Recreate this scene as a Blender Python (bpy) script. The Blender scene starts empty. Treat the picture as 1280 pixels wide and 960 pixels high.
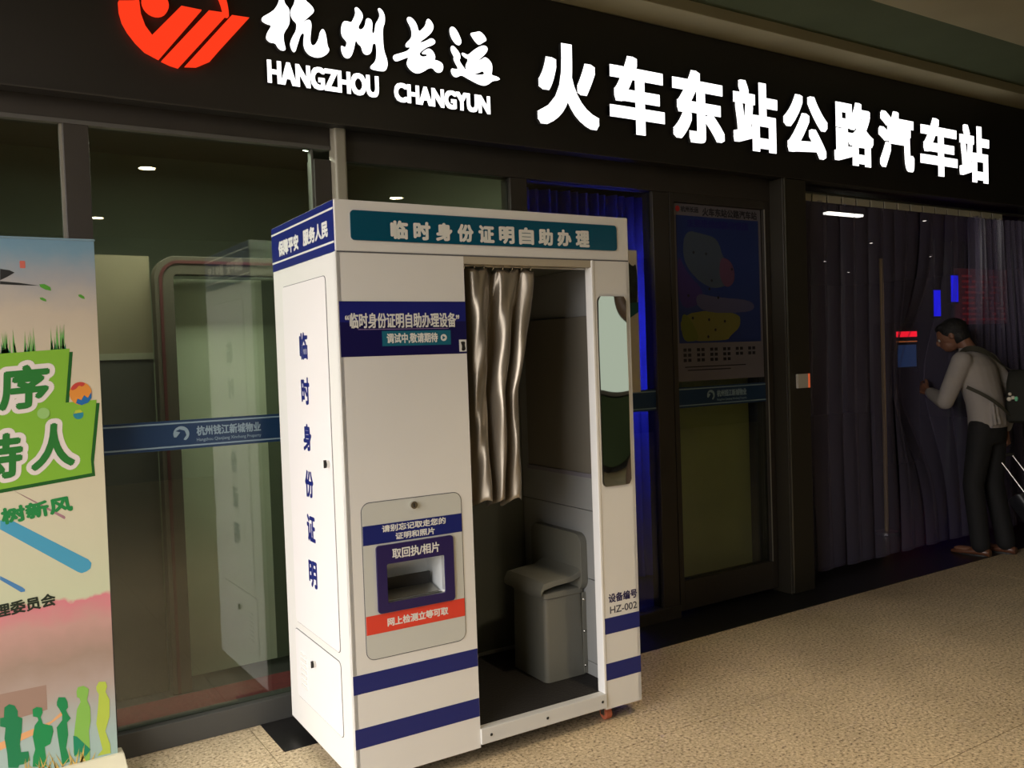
import bpy, bmesh, math, random
from mathutils import Vector, Matrix
from mathutils.geometry import tessellate_polygon
random.seed(7)
# tunables: sky strength, distance of the open end, lamps
SKY = 7.4
OPENX = 2.9
SPOTP = 12
LOBBYP = 27
BLUEP = 200
WARM = 70
NEARP = 150
PI = math.pi
SC = bpy.context.scene
COL = SC.collection

# ------------------------------------------------------------------ camera
cam = bpy.data.cameras.new('camera'); camo = bpy.data.objects.new('camera', cam); COL.objects.link(camo)
cam.sensor_fit = 'HORIZONTAL'; cam.sensor_width = 36.0; cam.lens = 1099.8 / 1280 * 36.0
cam.clip_start = 0.05; cam.clip_end = 200
camo.matrix_world = Matrix(((0.841620,0.045829,-0.538122,-1.14376),(-0.538960,0.007429,-0.842298,-3.71500),(-0.034604,0.998922,0.030952,1.52249),(0,0,0,1)))
SC.camera = camo

# ------------------------------------------------------------------ daylight and exposure
SC.view_settings.view_transform = 'Standard'; SC.view_settings.look = 'None'
SC.view_settings.gamma = 1.0; SC.view_settings.use_curve_mapping = False
SC.view_settings.exposure = 0.0
W = bpy.data.worlds.new('world'); SC.world = W; W.use_nodes = True
wn = W.node_tree; wn.nodes.clear()
wo = wn.nodes.new('ShaderNodeOutputWorld'); wb = wn.nodes.new('ShaderNodeBackground')
tc = wn.nodes.new('ShaderNodeTexCoord'); sx = wn.nodes.new('ShaderNodeSeparateXYZ'); rp = wn.nodes.new('ShaderNodeValToRGB')
wn.links.new(tc.outputs['Generated'], sx.inputs[0]); wn.links.new(sx.outputs['Z'], rp.inputs[0])
rp.color_ramp.elements[0].position = 0.0; rp.color_ramp.elements[0].color = (.10, .085, .07, 1)
rp.color_ramp.elements[1].position = 0.03; rp.color_ramp.elements[1].color = (1.0, .945, .905, 1)
wn.links.new(rp.outputs[0], wb.inputs[0]); wb.inputs[1].default_value = SKY
wn.links.new(wb.outputs[0], wo.inputs[0])
# portal over the open left end of the covered walkway: helps the sampling of the sky, gives no light itself
pl = bpy.data.lights.new('sky_portal', 'AREA'); pl.shape = 'RECTANGLE'; pl.size = 3.3; pl.size_y = 3.8; pl.cycles.is_portal = True
plo = bpy.data.objects.new('sky_portal', pl); COL.objects.link(plo); plo.location = (-OPENX, -1.9, 1.65); plo.rotation_euler = (0, -PI / 2, 0)

# ------------------------------------------------------------------ helpers
def lin(c): return tuple((x / 12.92 if x <= .04045 else ((x + .055) / 1.055) ** 2.4) for x in c)
def srgb(r, g, b): return lin((r / 255, g / 255, b / 255))
MATS = {}
def mat(name, col, rough=.5, metal=0.0, var=0.0, vscale=8.0, bump=0.0, bscale=60.0, emis=0.0, spec=.5, coat=0.0, ecol=None):
    if name in MATS: return MATS[name]
    m = bpy.data.materials.new(name); m.use_nodes = True; n = m.node_tree; b = n.nodes['Principled BSDF']
    b.inputs['Base Color'].default_value = (*col, 1); b.inputs['Roughness'].default_value = rough
    b.inputs['Metallic'].default_value = metal; b.inputs['Specular IOR Level'].default_value = spec
    b.inputs['Coat Weight'].default_value = coat
    if emis: b.inputs['Emission Color'].default_value = (*(ecol or col), 1); b.inputs['Emission Strength'].default_value = emis
    if var or bump:
        t = n.nodes.new('ShaderNodeTexCoord')
    if var:
        z = n.nodes.new('ShaderNodeTexNoise'); z.inputs['Scale'].default_value = vscale; z.inputs['Detail'].default_value = 5
        r = n.nodes.new('ShaderNodeValToRGB'); r.color_ramp.elements[0].position = .3; r.color_ramp.elements[1].position = .7
        r.color_ramp.elements[0].color = (*[c * (1 - var) for c in col], 1); r.color_ramp.elements[1].color = (*[min(1, c * (1 + var)) for c in col], 1)
        n.links.new(t.outputs['Object'], z.inputs['Vector']); n.links.new(z.outputs['Fac'], r.inputs[0]); n.links.new(r.outputs[0], b.inputs['Base Color'])
    if bump:
        z2 = n.nodes.new('ShaderNodeTexNoise'); z2.inputs['Scale'].default_value = bscale; z2.inputs['Detail'].default_value = 3
        bp = n.nodes.new('ShaderNodeBump'); bp.inputs['Strength'].default_value = bump; bp.inputs['Distance'].default_value = .01
        n.links.new(t.outputs['Object'], z2.inputs['Vector']); n.links.new(z2.outputs['Fac'], bp.inputs['Height']); n.links.new(bp.outputs[0], b.inputs['Normal'])
    MATS[name] = m
    return m
def glow(name, col, strength):
    if name in MATS: return MATS[name]
    m = bpy.data.materials.new(name); m.use_nodes = True; n = m.node_tree; n.nodes.clear()
    o = n.nodes.new('ShaderNodeOutputMaterial'); e = n.nodes.new('ShaderNodeEmission')
    e.inputs[0].default_value = (*col, 1); e.inputs[1].default_value = strength; n.links.new(e.outputs[0], o.inputs[0]); MATS[name] = m
    return m
def clear(name, tint, ior, rough=.02, haze=0.0, hcol=(.5, .5, .5), gcol=(1, 1, 1)):
    m = bpy.data.materials.new(name); m.use_nodes = True; n = m.node_tree; n.nodes.clear()
    o = n.nodes.new('ShaderNodeOutputMaterial'); t = n.nodes.new('ShaderNodeBsdfTransparent'); g = n.nodes.new('ShaderNodeBsdfGlossy')
    f = n.nodes.new('ShaderNodeMath'); f.operation = 'MULTIPLY_ADD'; mx = n.nodes.new('ShaderNodeMixShader')
    t.inputs[0].default_value = (*tint, 1); g.inputs['Roughness'].default_value = rough; g.inputs[0].default_value = (*gcol, 1); f0 = ((ior - 1) / (ior + 1)) ** 2
    lw = n.nodes.new('ShaderNodeLayerWeight'); lw.inputs[0].default_value = .5; pw = n.nodes.new('ShaderNodeMath'); pw.operation = 'POWER'; pw.inputs[1].default_value = 5
    n.links.new(lw.outputs['Facing'], pw.inputs[0]); n.links.new(pw.outputs[0], f.inputs[0]); f.inputs[1].default_value = 1 - f0; f.inputs[2].default_value = f0
    n.links.new(f.outputs[0], mx.inputs[0]); n.links.new(mx.outputs[0], o.inputs[0]); n.links.new(g.outputs[0], mx.inputs[2])
    if haze:
        d = n.nodes.new('ShaderNodeBsdfDiffuse'); d.inputs[0].default_value = (*hcol, 1); m2 = n.nodes.new('ShaderNodeMixShader'); m2.inputs[0].default_value = haze
        n.links.new(t.outputs[0], m2.inputs[1]); n.links.new(d.outputs[0], m2.inputs[2]); n.links.new(m2.outputs[0], mx.inputs[1])
    else: n.links.new(t.outputs[0], mx.inputs[1])
    MATS[name] = m
    return m

class MB:
    def __init__(s): s.v = []; s.f = []
    def add(s, vs, fs):
        k = len(s.v); s.v += [Vector(p) for p in vs]; s.f += [tuple(i + k for i in f) for f in fs]; return s
    def box(s, x0, x1, y0, y1, z0, z1):
        return s.add([(x0, y0, z0), (x1, y0, z0), (x1, y1, z0), (x0, y1, z0), (x0, y0, z1), (x1, y0, z1), (x1, y1, z1), (x0, y1, z1)],
                     [(0, 3, 2, 1), (4, 5, 6, 7), (0, 1, 5, 4), (1, 2, 6, 5), (2, 3, 7, 6), (3, 0, 4, 7)])
    def loft(s, rings, cap=True, closed=False):
        n = len(rings[0]); vs = [p for r in rings for p in r]; fs = []
        m = len(rings)
        for i in range(m if closed else m - 1):
            for j in range(n):
                a = i * n + j; b = i * n + (j + 1) % n; c = ((i + 1) % m) * n + (j + 1) % n; d = ((i + 1) % m) * n + j
                fs.append((a, b, c, d))
        if cap and not closed: fs += [tuple(range(n))[::-1], tuple((m - 1) * n + j for j in range(n))]
        return s.add(vs, fs)
    def tube(s, pts, r, n=12, cap=True):
        pts = [Vector(p) for p in pts]; rs = r if isinstance(r, (list, tuple)) else [r] * len(pts); rings = []; up = None
        for i, p in enumerate(pts):
            t = (pts[min(i + 1, len(pts) - 1)] - pts[max(i - 1, 0)]).normalized()
            if up is None: up = t.orthogonal().normalized()
            u = (up - t * up.dot(t)).normalized(); w = t.cross(u); up = u
            rings.append([p + (u * math.cos(2 * PI * k / n) + w * math.sin(2 * PI * k / n)) * rs[i] for k in range(n)])
        return s.loft(rings, cap)
    def ball(s, c, r, n=16, m=10, squash=(1, 1, 1)):
        c = Vector(c); rings = []
        for i in range(1, m):
            a = PI * i / m - PI / 2
            rings.append([c + Vector((math.cos(a) * math.cos(2 * PI * k / n) * r * squash[0], math.cos(a) * math.sin(2 * PI * k / n) * r * squash[1], math.sin(a) * r * squash[2])) for k in range(n)])
        return s.loft(rings, True)
    def prism(s, loops, frame, depth):           # filled outline(s) with holes, extruded from w=0 to w=depth
        loops = [[Vector((p[0], p[1], 0)) for p in l] for l in loops]
        tri = tessellate_polygon(loops); flat = [p for l in loops for p in l]; n = len(flat)
        vs = [frame(p.x, p.y, depth) for p in flat] + [frame(p.x, p.y, 0) for p in flat]
        fs = []
        for a, b, c in tri:
            ar = (flat[b] - flat[a]).cross(flat[c] - flat[a]).z
            if ar < 0: b, c = c, b
            fs += [(a, b, c), (n + a, n + c, n + b)]
        k = 0
        for l in loops:
            m = len(l); area = sum(l[i].x * l[(i + 1) % m].y - l[(i + 1) % m].x * l[i].y for i in range(m))
            for i in range(m):
                a, b = k + i, k + (i + 1) % m
                fs.append((b, a, n + a, n + b) if area > 0 else (a, b, n + b, n + a))
            k += m
        return s.add(vs, fs)

ORG = {}
def link(o, parent=None):
    COL.objects.link(o)
    if parent is not None: o.parent = parent
    return o
def tag(o, label=None, cat=None, group=None, kind=None):
    for k, v in (('label', label), ('category', cat), ('group', group), ('kind', kind)):
        if v: o[k] = v
    return o
def build(mb, name, m, parent=None, smooth=False, bevel=0, at=None, seg=2, label=None, kind=None):
    me = bpy.data.meshes.new(name)
    org = ORG.get(parent, Vector((0, 0, 0))) if parent is not None else Vector(at or (0, 0, 0))
    me.from_pydata([v - org for v in mb.v], [], mb.f); me.update()
    if m: me.materials.append(m)
    bm = bmesh.new(); bm.from_mesh(me); bmesh.ops.recalc_face_normals(bm, faces=bm.faces) if not getattr(mb, 'keep', False) else None
    if bevel:
        es = [e for e in bm.edges if len(e.link_faces) == 2 and e.calc_face_angle(0) > .6]
        bmesh.ops.bevel(bm, geom=es, offset=bevel, segments=seg, affect='EDGES', profile=.5, clamp_overlap=True)
    if smooth:
        for f in bm.faces: f.smooth = True
    bm.to_mesh(me); bm.free()
    if smooth:
        try: me.set_sharp_from_angle(angle=.7)
        except Exception: pass
    o = bpy.data.objects.new(name, me); link(o, parent); ORG[o] = org
    if parent is None: o.location = org
    return tag(o, label, kind=kind)
def thing(name, loc, label=None, cat=None, group=None, kind=None, rz=0, local=False):
    o = bpy.data.objects.new(name, None); link(o); o.location = loc; o.rotation_euler = (0, 0, rz); o.empty_display_size = .1
    ORG[o] = Vector((0, 0, 0)) if (rz or local) else Vector(loc)
    return tag(o, label, cat, group, kind)
def copytree(o, parent=None):
    c = o.copy(); link(c, parent)
    for ch in list(o.children): copytree(ch, c)
    return c
def FY(y): return lambda u, v, w: Vector((u, y - w, v))
def FX(x): return lambda u, v, w: Vector((x - w, -u, v))             # a face looking towards -x, read from +y to -y
def FZ(z): return lambda u, v, w: Vector((u, v, z + w))
def rrect(x0, x1, z0, z1, r, n=6):
    p = []
    for cx, cz, a in ((x1 - r, z1 - r, 0), (x0 + r, z1 - r, PI / 2), (x0 + r, z0 + r, PI), (x1 - r, z0 + r, 1.5 * PI)):
        p += [(cx + r * math.cos(a + PI / 2 * k / n), cz + r * math.sin(a + PI / 2 * k / n)) for k in range(n + 1)]
    return p
def circ(cx, cz, r, n=24, a0=0, rz=None): return [(cx + r * math.cos(a0 + 2 * PI * k / n), cz + (rz or r) * math.sin(a0 + 2 * PI * k / n)) for k in range(n)]
def soften(l, it=2):
    for _ in range(it):
        o = []
        for i in range(len(l)):
            a, b = l[i], l[(i + 1) % len(l)]
            o += [(a[0] * .75 + b[0] * .25, a[1] * .75 + b[1] * .25), (a[0] * .25 + b[0] * .75, a[1] * .25 + b[1] * .75)]
        l = o
    return l
GC = {}
def glyph(s):
    if s not in GC:
        c = bpy.data.curves.new('lettering', 'FONT'); c.body = s; c.size = 1.0; c.extrude = .5; c.resolution_u = 3 if len(s) > 3 else 6
        o = bpy.data.objects.new('lettering', c); COL.objects.link(o); bpy.context.view_layer.update()
        e = o.evaluated_get(bpy.context.evaluated_depsgraph_get()); me = e.to_mesh()
        GC[s] = ([v.co.copy() for v in me.vertices], [tuple(p.vertices) for p in me.polygons]); e.to_mesh_clear()
        bpy.data.objects.remove(o); bpy.data.curves.remove(c)
    return GC[s]
def text(s, frame, x0, x1, z0, z1, name, m, parent, depth=.0006, bold=0.0, tilt=0.0, lean=0.0, n=6, label=None, square=False):
    vs, fs = glyph(s)
    ax, bx = min(v.x for v in vs), max(v.x for v in vs); ay, by = min(v.y for v in vs), max(v.y for v in vs)
    ct, st = math.cos(tilt), math.sin(tilt); mb = MB(); mb.keep = True
    offs = [(0, 0)] + ([(bold * math.cos(2 * PI * k / n + .4), bold * math.sin(2 * PI * k / n + .4)) for k in range(n)] if bold else [])
    if square: offs = [(0, 0)] + [(bold * i / 2, bold * j / 2) for i in range(-2, 3) for j in range(-2, 3) if max(abs(i), abs(j)) == 2]
    b = bold
    for i, (dx, dz) in enumerate(offs):
        pts = []
        for v in vs:
            u = x0 + b + (v.x - ax) / (bx - ax) * (x1 - x0 - 2 * b) + dx; q = z0 + b + (v.y - ay) / (by - ay) * (z1 - z0 - 2 * b) + dz
            du, dq = u - x0, q - z0; du += lean * dq
            pts.append(frame(x0 + du * ct - dq * st, z0 + du * st + dq * ct, 0 if v.z < 0 else depth * (1 + .01 * i)))
        mb.add(pts, fs)
    o = build(mb, name, m, parent, label=label)
    return two_tone(o) if m is M_SIGNWHITE else o
def two_tone(o):                               # lit face, dark unlit returns
    o.data.materials.append(M_LETTERSIDE); y = min(v.co.y for v in o.data.vertices)
    for p in o.data.polygons:
        if min(abs(o.data.vertices[i].co.y - y) for i in p.vertices) > .004 or abs(p.normal.y) < .5: p.material_index = 1
    return o

# ------------------------------------------------------------------ materials
def granite(name, base, dark, light, rough, sc):
    m = bpy.data.materials.new(name); m.use_nodes = True; n = m.node_tree; b = n.nodes['Principled BSDF']; N = n.nodes.new; Lk = n.links.new
    g = N('ShaderNodeNewGeometry')
    v = N('ShaderNodeTexNoise'); v.inputs['Scale'].default_value = sc; v.inputs['Detail'].default_value = 3; v.inputs['Roughness'].default_value = .7
    r = N('ShaderNodeValToRGB'); e = r.color_ramp.elements
    e[0].position = .36; e[0].color = (*dark, 1); e[1].position = .64; e[1].color = (*light, 1)
    k = r.color_ramp.elements.new(.46); k.color = (*base, 1)
    k = r.color_ramp.elements.new(.56); k.color = (*[x * 1.1 for x in base], 1)
    w = N('ShaderNodeTexNoise'); w.inputs['Scale'].default_value = 1.3; w.inputs['Detail'].default_value = 6; w.inputs['Roughness'].default_value = .6
    r2 = N('ShaderNodeValToRGB'); r2.color_ramp.elements[0].position = .3; r2.color_ramp.elements[0].color = (.72, .72, .72, 1); r2.color_ramp.elements[1].position = .6; r2.color_ramp.elements[1].color = (1, 1, 1, 1)
    mx = N('ShaderNodeMix'); mx.data_type = 'RGBA'; mx.blend_type = 'MULTIPLY'; mx.inputs[0].default_value = 1
    Lk(g.outputs['Position'], v.inputs['Vector']); Lk(g.outputs['Position'], w.inputs['Vector']); Lk(v.outputs['Fac'], r.inputs[0]); Lk(w.outputs['Fac'], r2.inputs[0])
    Lk(r.outputs[0], mx.inputs[6]); Lk(r2.outputs[0], mx.inputs[7]); Lk(mx.outputs[2], b.inputs['Base Color'])
    b.inputs['Roughness'].default_value = rough
    return m
M_FLOOR = granite('speckled_granite', (.60, .475, .30), (.15, .10, .05), (.86, .73, .53), .5, 75)
M_GROUT = mat('joint_filler', (.09, .075, .055), .9)
M_BLACKSTONE = mat('black_granite', (.012, .011, .011), .35, var=.3, vscale=60)
M_CREAM = mat('cream_ceiling_paint', (.33, .29, .175), .9, var=.05, vscale=3, spec=.1)
M_COVE = mat('grey_green_panel', (.085, .10, .055), .95, var=.05, vscale=3, spec=.05)
M_SIGN = mat('black_sign_acrylic', (.016, .014, .012), .45, var=.1, vscale=3)
M_SIGNWHITE = glow('lit_white_letter', (1, .98, .97), 2.0)
M_LETTERSIDE = mat('letter_return', (.04, .04, .04), .5)
M_SIGNRED = glow('lit_red_letter', (1.0, .045, .012), 1.05)
M_FRAME = mat('dark_bronze_aluminium', (.040, .034, .028), .5, .2, var=.1, vscale=5)
M_ALU = mat('pale_aluminium', (.38, .36, .31), .4, .6)
M_GLASS = clear('window_glass', (.80, .84, .80), 1.62, .008)
M_PVC = clear('clear_pvc', (.84, .83, .88), 1.22, .16, .24, (.30, .27, .42))
M_BAND = mat('blue_film', (.008, .030, .080), .35)
M_BANDLINE = mat('pale_film', (.20, .28, .33), .4)
M_WHITE = mat('white_powder_coat', (.74, .73, .70), .38, var=.015, vscale=3)
M_DOORWHITE = mat('white_side_door', (.80, .77, .77), .35)
M_SEAM = mat('seam_shadow_gap', (.10, .10, .11), .8)
M_NAVY = mat('navy_vinyl', (.006, .014, .15), .35)
M_NAVYD = mat('dark_navy_vinyl', (.008, .006, .07), .3)
M_TEAL = mat('teal_acrylic', (.004, .075, .130), .18)
M_PRINT = mat('white_print', (.72, .72, .68), .4)
M_RED = mat('red_vinyl', (.72, .055, .03), .4)
M_BLACK = mat('black_plastic', (.010, .010, .010), .5)
M_RUBBER = mat('black_rubber_mat', (.014, .012, .011), .8, bump=.3, bscale=90)
M_CHROME = mat('chrome', (.65, .64, .60), .18, 1.0)
M_STEEL = mat('brushed_steel', (.45, .44, .40), .35, 1.0)
M_MIRROR = mat('mirror_silver', (.86, .87, .84), .02, 1.0)
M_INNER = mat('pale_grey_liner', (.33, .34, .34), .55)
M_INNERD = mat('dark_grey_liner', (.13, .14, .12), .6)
M_BACKDROP = mat('grey_backdrop', (.20, .185, .155), .45)
M_SEAT = mat('grey_moulded_plastic', (.175, .175, .15), .42, bump=.08, bscale=150)
M_SATIN = mat('silver_satin', (.33, .29, .235), .36, .7, bump=.05, bscale=300)
M_ORANGE = mat('orange_caster', (.45, .12, .06), .5)
M_WALLD = mat('dim_wall', (.07, .065, .05), .8, var=.1, vscale=2)
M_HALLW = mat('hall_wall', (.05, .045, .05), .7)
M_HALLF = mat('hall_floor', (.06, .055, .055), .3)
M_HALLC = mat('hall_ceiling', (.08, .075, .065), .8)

# outlines of hand-brushed characters, emblem and banner print, in metres on their own planes
HANG = [[(0.074,3.025),(0.078,3.048),(0.088,3.059),(0.097,3.049),(0.095,3.029),(0.101,3.014),(0.112,3.005),(0.118,2.989),(0.116,2.971),(0.116,2.944),(0.109,2.925),(0.092,2.900),(0.086,2.881),(0.089,2.851),(0.095,2.829),(0.086,2.821),(0.072,2.821),(0.059,2.830),(0.051,2.847),(0.028,2.845),(0.013,2.856),(0.014,2.873),(0.023,2.893),(0.039,2.917),(0.018,2.918),(-0.001,2.926),(-0.003,2.936),(0.003,2.946),(0.029,2.964),(0.052,2.983),(0.067,3.006)],[(0.141,3.037),(0.147,3.063),(0.166,3.080),(0.185,3.070),(0.188,3.046),(0.209,3.034),(0.223,3.019),(0.223,3.003),(0.200,2.981),(0.175,2.956),(0.168,2.947),(0.185,2.963),(0.202,2.970),(0.209,2.960),(0.210,2.942),(0.203,2.900),(0.202,2.873),(0.211,2.861),(0.226,2.872),(0.239,2.897),(0.245,2.925),(0.258,2.943),(0.269,2.932),(0.275,2.903),(0.277,2.872),(0.285,2.861),(0.282,2.847),(0.265,2.829),(0.240,2.816),(0.216,2.814),(0.193,2.820),(0.177,2.835),(0.170,2.859),(0.173,2.886),(0.176,2.905),(0.168,2.908),(0.158,2.893),(0.150,2.869),(0.142,2.846),(0.134,2.823),(0.123,2.822),(0.114,2.841),(0.113,2.859),(0.126,2.888),(0.141,2.912),(0.146,2.942),(0.128,2.955),(0.119,2.976),(0.123,2.999),(0.136,3.019)]]
ZHOU = [[(0.409,3.057),(0.420,3.062),(0.432,3.052),(0.444,3.038),(0.446,3.020),(0.432,2.994),(0.421,2.976),(0.428,2.965),(0.444,2.973),(0.455,2.993),(0.458,3.015),(0.469,3.024),(0.486,3.018),(0.490,3.0),(0.485,2.961),(0.494,2.960),(0.500,2.982),(0.503,3.004),(0.520,3.028),(0.526,3.048),(0.516,3.070),(0.525,3.078),(0.540,3.069),(0.551,3.048),(0.549,3.014),(0.539,2.994),(0.537,2.956),(0.538,2.913),(0.542,2.885),(0.552,2.863),(0.556,2.831),(0.544,2.805),(0.526,2.800),(0.495,2.800),(0.474,2.802),(0.469,2.813),(0.496,2.838),(0.503,2.870),(0.503,2.898),(0.500,2.919),(0.486,2.914),(0.481,2.881),(0.469,2.865),(0.451,2.860),(0.437,2.869),(0.431,2.896),(0.418,2.901),(0.408,2.918),(0.403,2.901),(0.396,2.872),(0.383,2.842),(0.367,2.831),(0.350,2.835),(0.339,2.854),(0.337,2.884),(0.350,2.881),(0.357,2.877),(0.365,2.895),(0.363,2.906),(0.346,2.919),(0.340,2.941),(0.344,2.97),(0.354,2.990),(0.374,2.993),(0.389,2.989),(0.400,3.007),(0.411,3.032),(0.408,3.050)]]
CHANG = [[(0.658,3.057),(0.669,3.065),(0.688,3.060),(0.708,3.037),(0.715,3.004),(0.732,3.019),(0.75,3.039),(0.756,3.065),(0.768,3.074),(0.784,3.062),(0.794,3.042),(0.784,3.016),(0.758,2.990),(0.730,2.968),(0.716,2.957),(0.735,2.962),(0.758,2.975),(0.778,2.988),(0.797,2.981),(0.799,2.967),(0.779,2.953),(0.754,2.942),(0.734,2.927),(0.712,2.907),(0.724,2.894),(0.752,2.901),(0.752,2.910),(0.733,2.907),(0.725,2.910),(0.739,2.925),(0.762,2.939),(0.778,2.934),(0.792,2.919),(0.796,2.900),(0.788,2.890),(0.810,2.890),(0.832,2.881),(0.836,2.862),(0.827,2.841),(0.807,2.833),(0.791,2.838),(0.780,2.852),(0.758,2.848),(0.735,2.830),(0.702,2.814),(0.675,2.819),(0.654,2.836),(0.647,2.854),(0.656,2.874),(0.656,2.882),(0.634,2.871),(0.596,2.852),(0.583,2.861),(0.581,2.875),(0.592,2.884),(0.624,2.896),(0.657,2.911),(0.671,2.930),(0.647,2.923),(0.645,2.940),(0.676,2.969),(0.68,2.994),(0.673,3.021),(0.658,3.043)]]
YUN = [[(0.876,3.049),(0.888,3.059),(0.907,3.054),(0.924,3.029),(0.937,3.002),(0.933,2.984),(0.918,2.975),(0.899,2.983),(0.880,3.007),(0.874,3.031)],[(0.981,3.044),(1.012,3.052),(1.036,3.062),(1.053,3.054),(1.068,3.041),(1.075,3.024),(1.058,3.014),(1.033,2.996),(1.019,3.000),(0.999,3.019)],[(0.875,2.959),(0.887,2.973),(0.906,2.962),(0.926,2.940),(0.929,2.918),(0.919,2.910),(0.938,2.885),(0.957,2.865),(0.951,2.887),(0.971,2.92),(0.951,2.924),(0.934,2.936),(0.935,2.946),(0.949,2.946),(0.969,2.939),(0.996,2.964),(1.027,2.986),(1.057,3.000),(1.078,2.994),(1.077,2.974),(1.055,2.950),(1.021,2.921),(1.045,2.933),(1.061,2.946),(1.084,2.937),(1.101,2.916),(1.100,2.886),(1.094,2.864),(1.124,2.863),(1.145,2.853),(1.129,2.844),(1.098,2.837),(1.080,2.821),(1.055,2.808),(1.025,2.809),(0.979,2.823),(0.944,2.836),(0.927,2.841),(0.904,2.826),(0.884,2.829),(0.873,2.848),(0.877,2.866),(0.899,2.864),(0.914,2.868),(0.898,2.891),(0.889,2.91),(0.893,2.920),(0.880,2.938)],[(0.995,2.854),(1.028,2.866),(1.046,2.878),(1.057,2.863),(1.027,2.856)]]
L1 = [(-0.543,2.909),(-0.542,2.870),(-0.533,2.832),(-0.516,2.800),(-0.489,2.765),(-0.457,2.735),(-0.407,2.714),(-0.240,2.929),(-0.317,2.931),(-0.430,2.800),(-0.453,2.831),(-0.467,2.874),(-0.471,2.923)]
L2 = [(-0.398,2.709),(-0.367,2.698),(-0.336,2.692),(-0.136,2.935),(-0.213,2.932)]
L3 = [(-0.312,2.701),(-0.267,2.706),(-0.214,2.736),(-0.171,2.790),(-0.053,2.932),(-0.123,2.930)]
AR = [(-0.171,2.979),(-0.155,2.959),(-0.145,2.943),(-0.133,2.942),(-0.134,2.970),(-0.141,3.000),(-0.173,2.979)]
P1 = [(-1.035,0.332),(-1.033,0.351),(-1.018,0.359),(-1.002,0.35),(-0.993,0.328),(-0.994,0.309),(-0.98,0.299),(-0.984,0.254),(-0.992,0.209),(-0.99,0.179),(-0.967,0.176),(-0.963,0.142),(-0.983,0.134),(-0.997,0.135),(-1.001,0.126),(-1.031,0.135),(-1.032,0.187),(-1.038,0.241),(-1.033,0.279),(-1.049,0.287),(-1.048,0.316),(-1.036,0.316)]
P2 = [(-0.947,0.323),(-0.934,0.328),(-0.917,0.321),(-0.916,0.303),(-0.923,0.288),(-0.917,0.263),(-0.888,0.248),(-0.885,0.227),(-0.897,0.184),(-0.915,0.178),(-0.913,0.141),(-0.912,0.104),(-0.956,0.117),(-0.953,0.153),(-0.945,0.177),(-0.951,0.225),(-0.943,0.263),(-0.93,0.279),(-0.933,0.29),(-0.947,0.297)]
P3 = [(-0.869,0.331),(-0.863,0.346),(-0.842,0.341),(-0.835,0.323),(-0.834,0.302),(-0.841,0.294),(-0.835,0.275),(-0.827,0.26),(-0.84,0.248),(-0.838,0.202),(-0.847,0.157),(-0.84,0.121),(-0.838,0.103),(-0.862,0.097),(-0.866,0.142),(-0.872,0.204),(-0.874,0.238),(-0.855,0.26),(-0.854,0.28),(-0.862,0.302),(-0.87,0.318)]
P4 = [(-0.804,0.352),(-0.799,0.368),(-0.78,0.369),(-0.763,0.353),(-0.766,0.333),(-0.771,0.314),(-0.762,0.284),(-0.762,0.236),(-0.77,0.197),(-0.769,0.149),(-0.77,0.108),(-0.772,0.088),(-0.793,0.091),(-0.798,0.123),(-0.819,0.115),(-0.823,0.13),(-0.821,0.184),(-0.813,0.236),(-0.805,0.288),(-0.792,0.312),(-0.795,0.326),(-0.803,0.332)]
P4L = [(-0.822,0.194),(-0.81,0.188),(-0.767,0.128),(-0.783,0.109),(-0.802,0.093),(-0.807,0.125),(-0.822,0.119)]
P5 = [(-0.738,0.354),(-0.728,0.372),(-0.706,0.367),(-0.701,0.349),(-0.708,0.33),(-0.695,0.296),(-0.698,0.234),(-0.715,0.183),(-0.701,0.131),(-0.7,0.096),(-0.746,0.098),(-0.727,0.117),(-0.737,0.175),(-0.744,0.218),(-0.736,0.271),(-0.73,0.325),(-0.737,0.34)]
GB = [(-0.99,1.595),(-0.77,1.608),(-0.792,1.412),(-0.689,1.417),(-0.718,1.198),(-0.716,1.148),(-1.011,1.136)]
KITE = [[(-0.976,1.892),(-0.948,1.888),(-0.932,1.88),(-0.958,1.863),(-0.978,1.852)],[(-0.978,1.849),(-0.92,1.844),(-0.859,1.835),(-0.921,1.836),(-0.979,1.838)]]
BAR = [[(-1.016,1.011),(-1.018,0.98),(-0.779,0.79),(-0.767,0.784),(-0.75,0.788),(-0.737,0.797),(-0.733,0.816),(-0.743,0.831),(-0.976,1.003)],[(-1.025,0.816),(-1.026,0.803),(-0.964,0.748),(-0.952,0.748),(-0.951,0.756),(-0.959,0.765)],[(-0.971,1.112),(-0.975,1.116),(-0.815,0.989),(-0.811,0.995),(-0.814,1.001)]]

# ------------------------------------------------------------------ floor, ceiling, outer walls
fl = build(MB().box(-OPENX, 16, -9.0, 0.0, -.12, -.012), 'floor', M_GROUT, kind='structure')
tm = None
def tile(x, y, sx=.78, sy=.78):
    global tm
    if sx == .78 and sy == .78 and tm:
        o = bpy.data.objects.new('tile', tm); link(o, fl)
    else:
        g = .0016
        o = build(MB().box(g, sx - g, g, sy - g, -.012, 0), 'tile', M_FLOOR, fl)
        if sx == .78 and sy == .78: tm = o.data
    o.location = (x, y, 0)
for j in range(1, 12):
    y = -.32 - .78 * j
    sy = .78 if y > -9 else .78 - (-9 - y)
    yy = max(y, -9)
    for i in range(-5, 17):
        x = 2.19 + .78 * i
        xx = max(x, -OPENX); tile(xx, yy, .78 if xx == x else .78 - (xx - x), sy)
tile(-OPENX, -.32, OPENX - 1.71, .32)
for i in range(2): tile(-1.71 + .78 * i, -.32, .78, .32)
tile(-.15, -.32, .05, .32)
build(MB().box(-.10, 6.6, -.33, .2, -.012, .002), 'trim_1', M_BLACKSTONE, kind='structure', bevel=.001)
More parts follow.
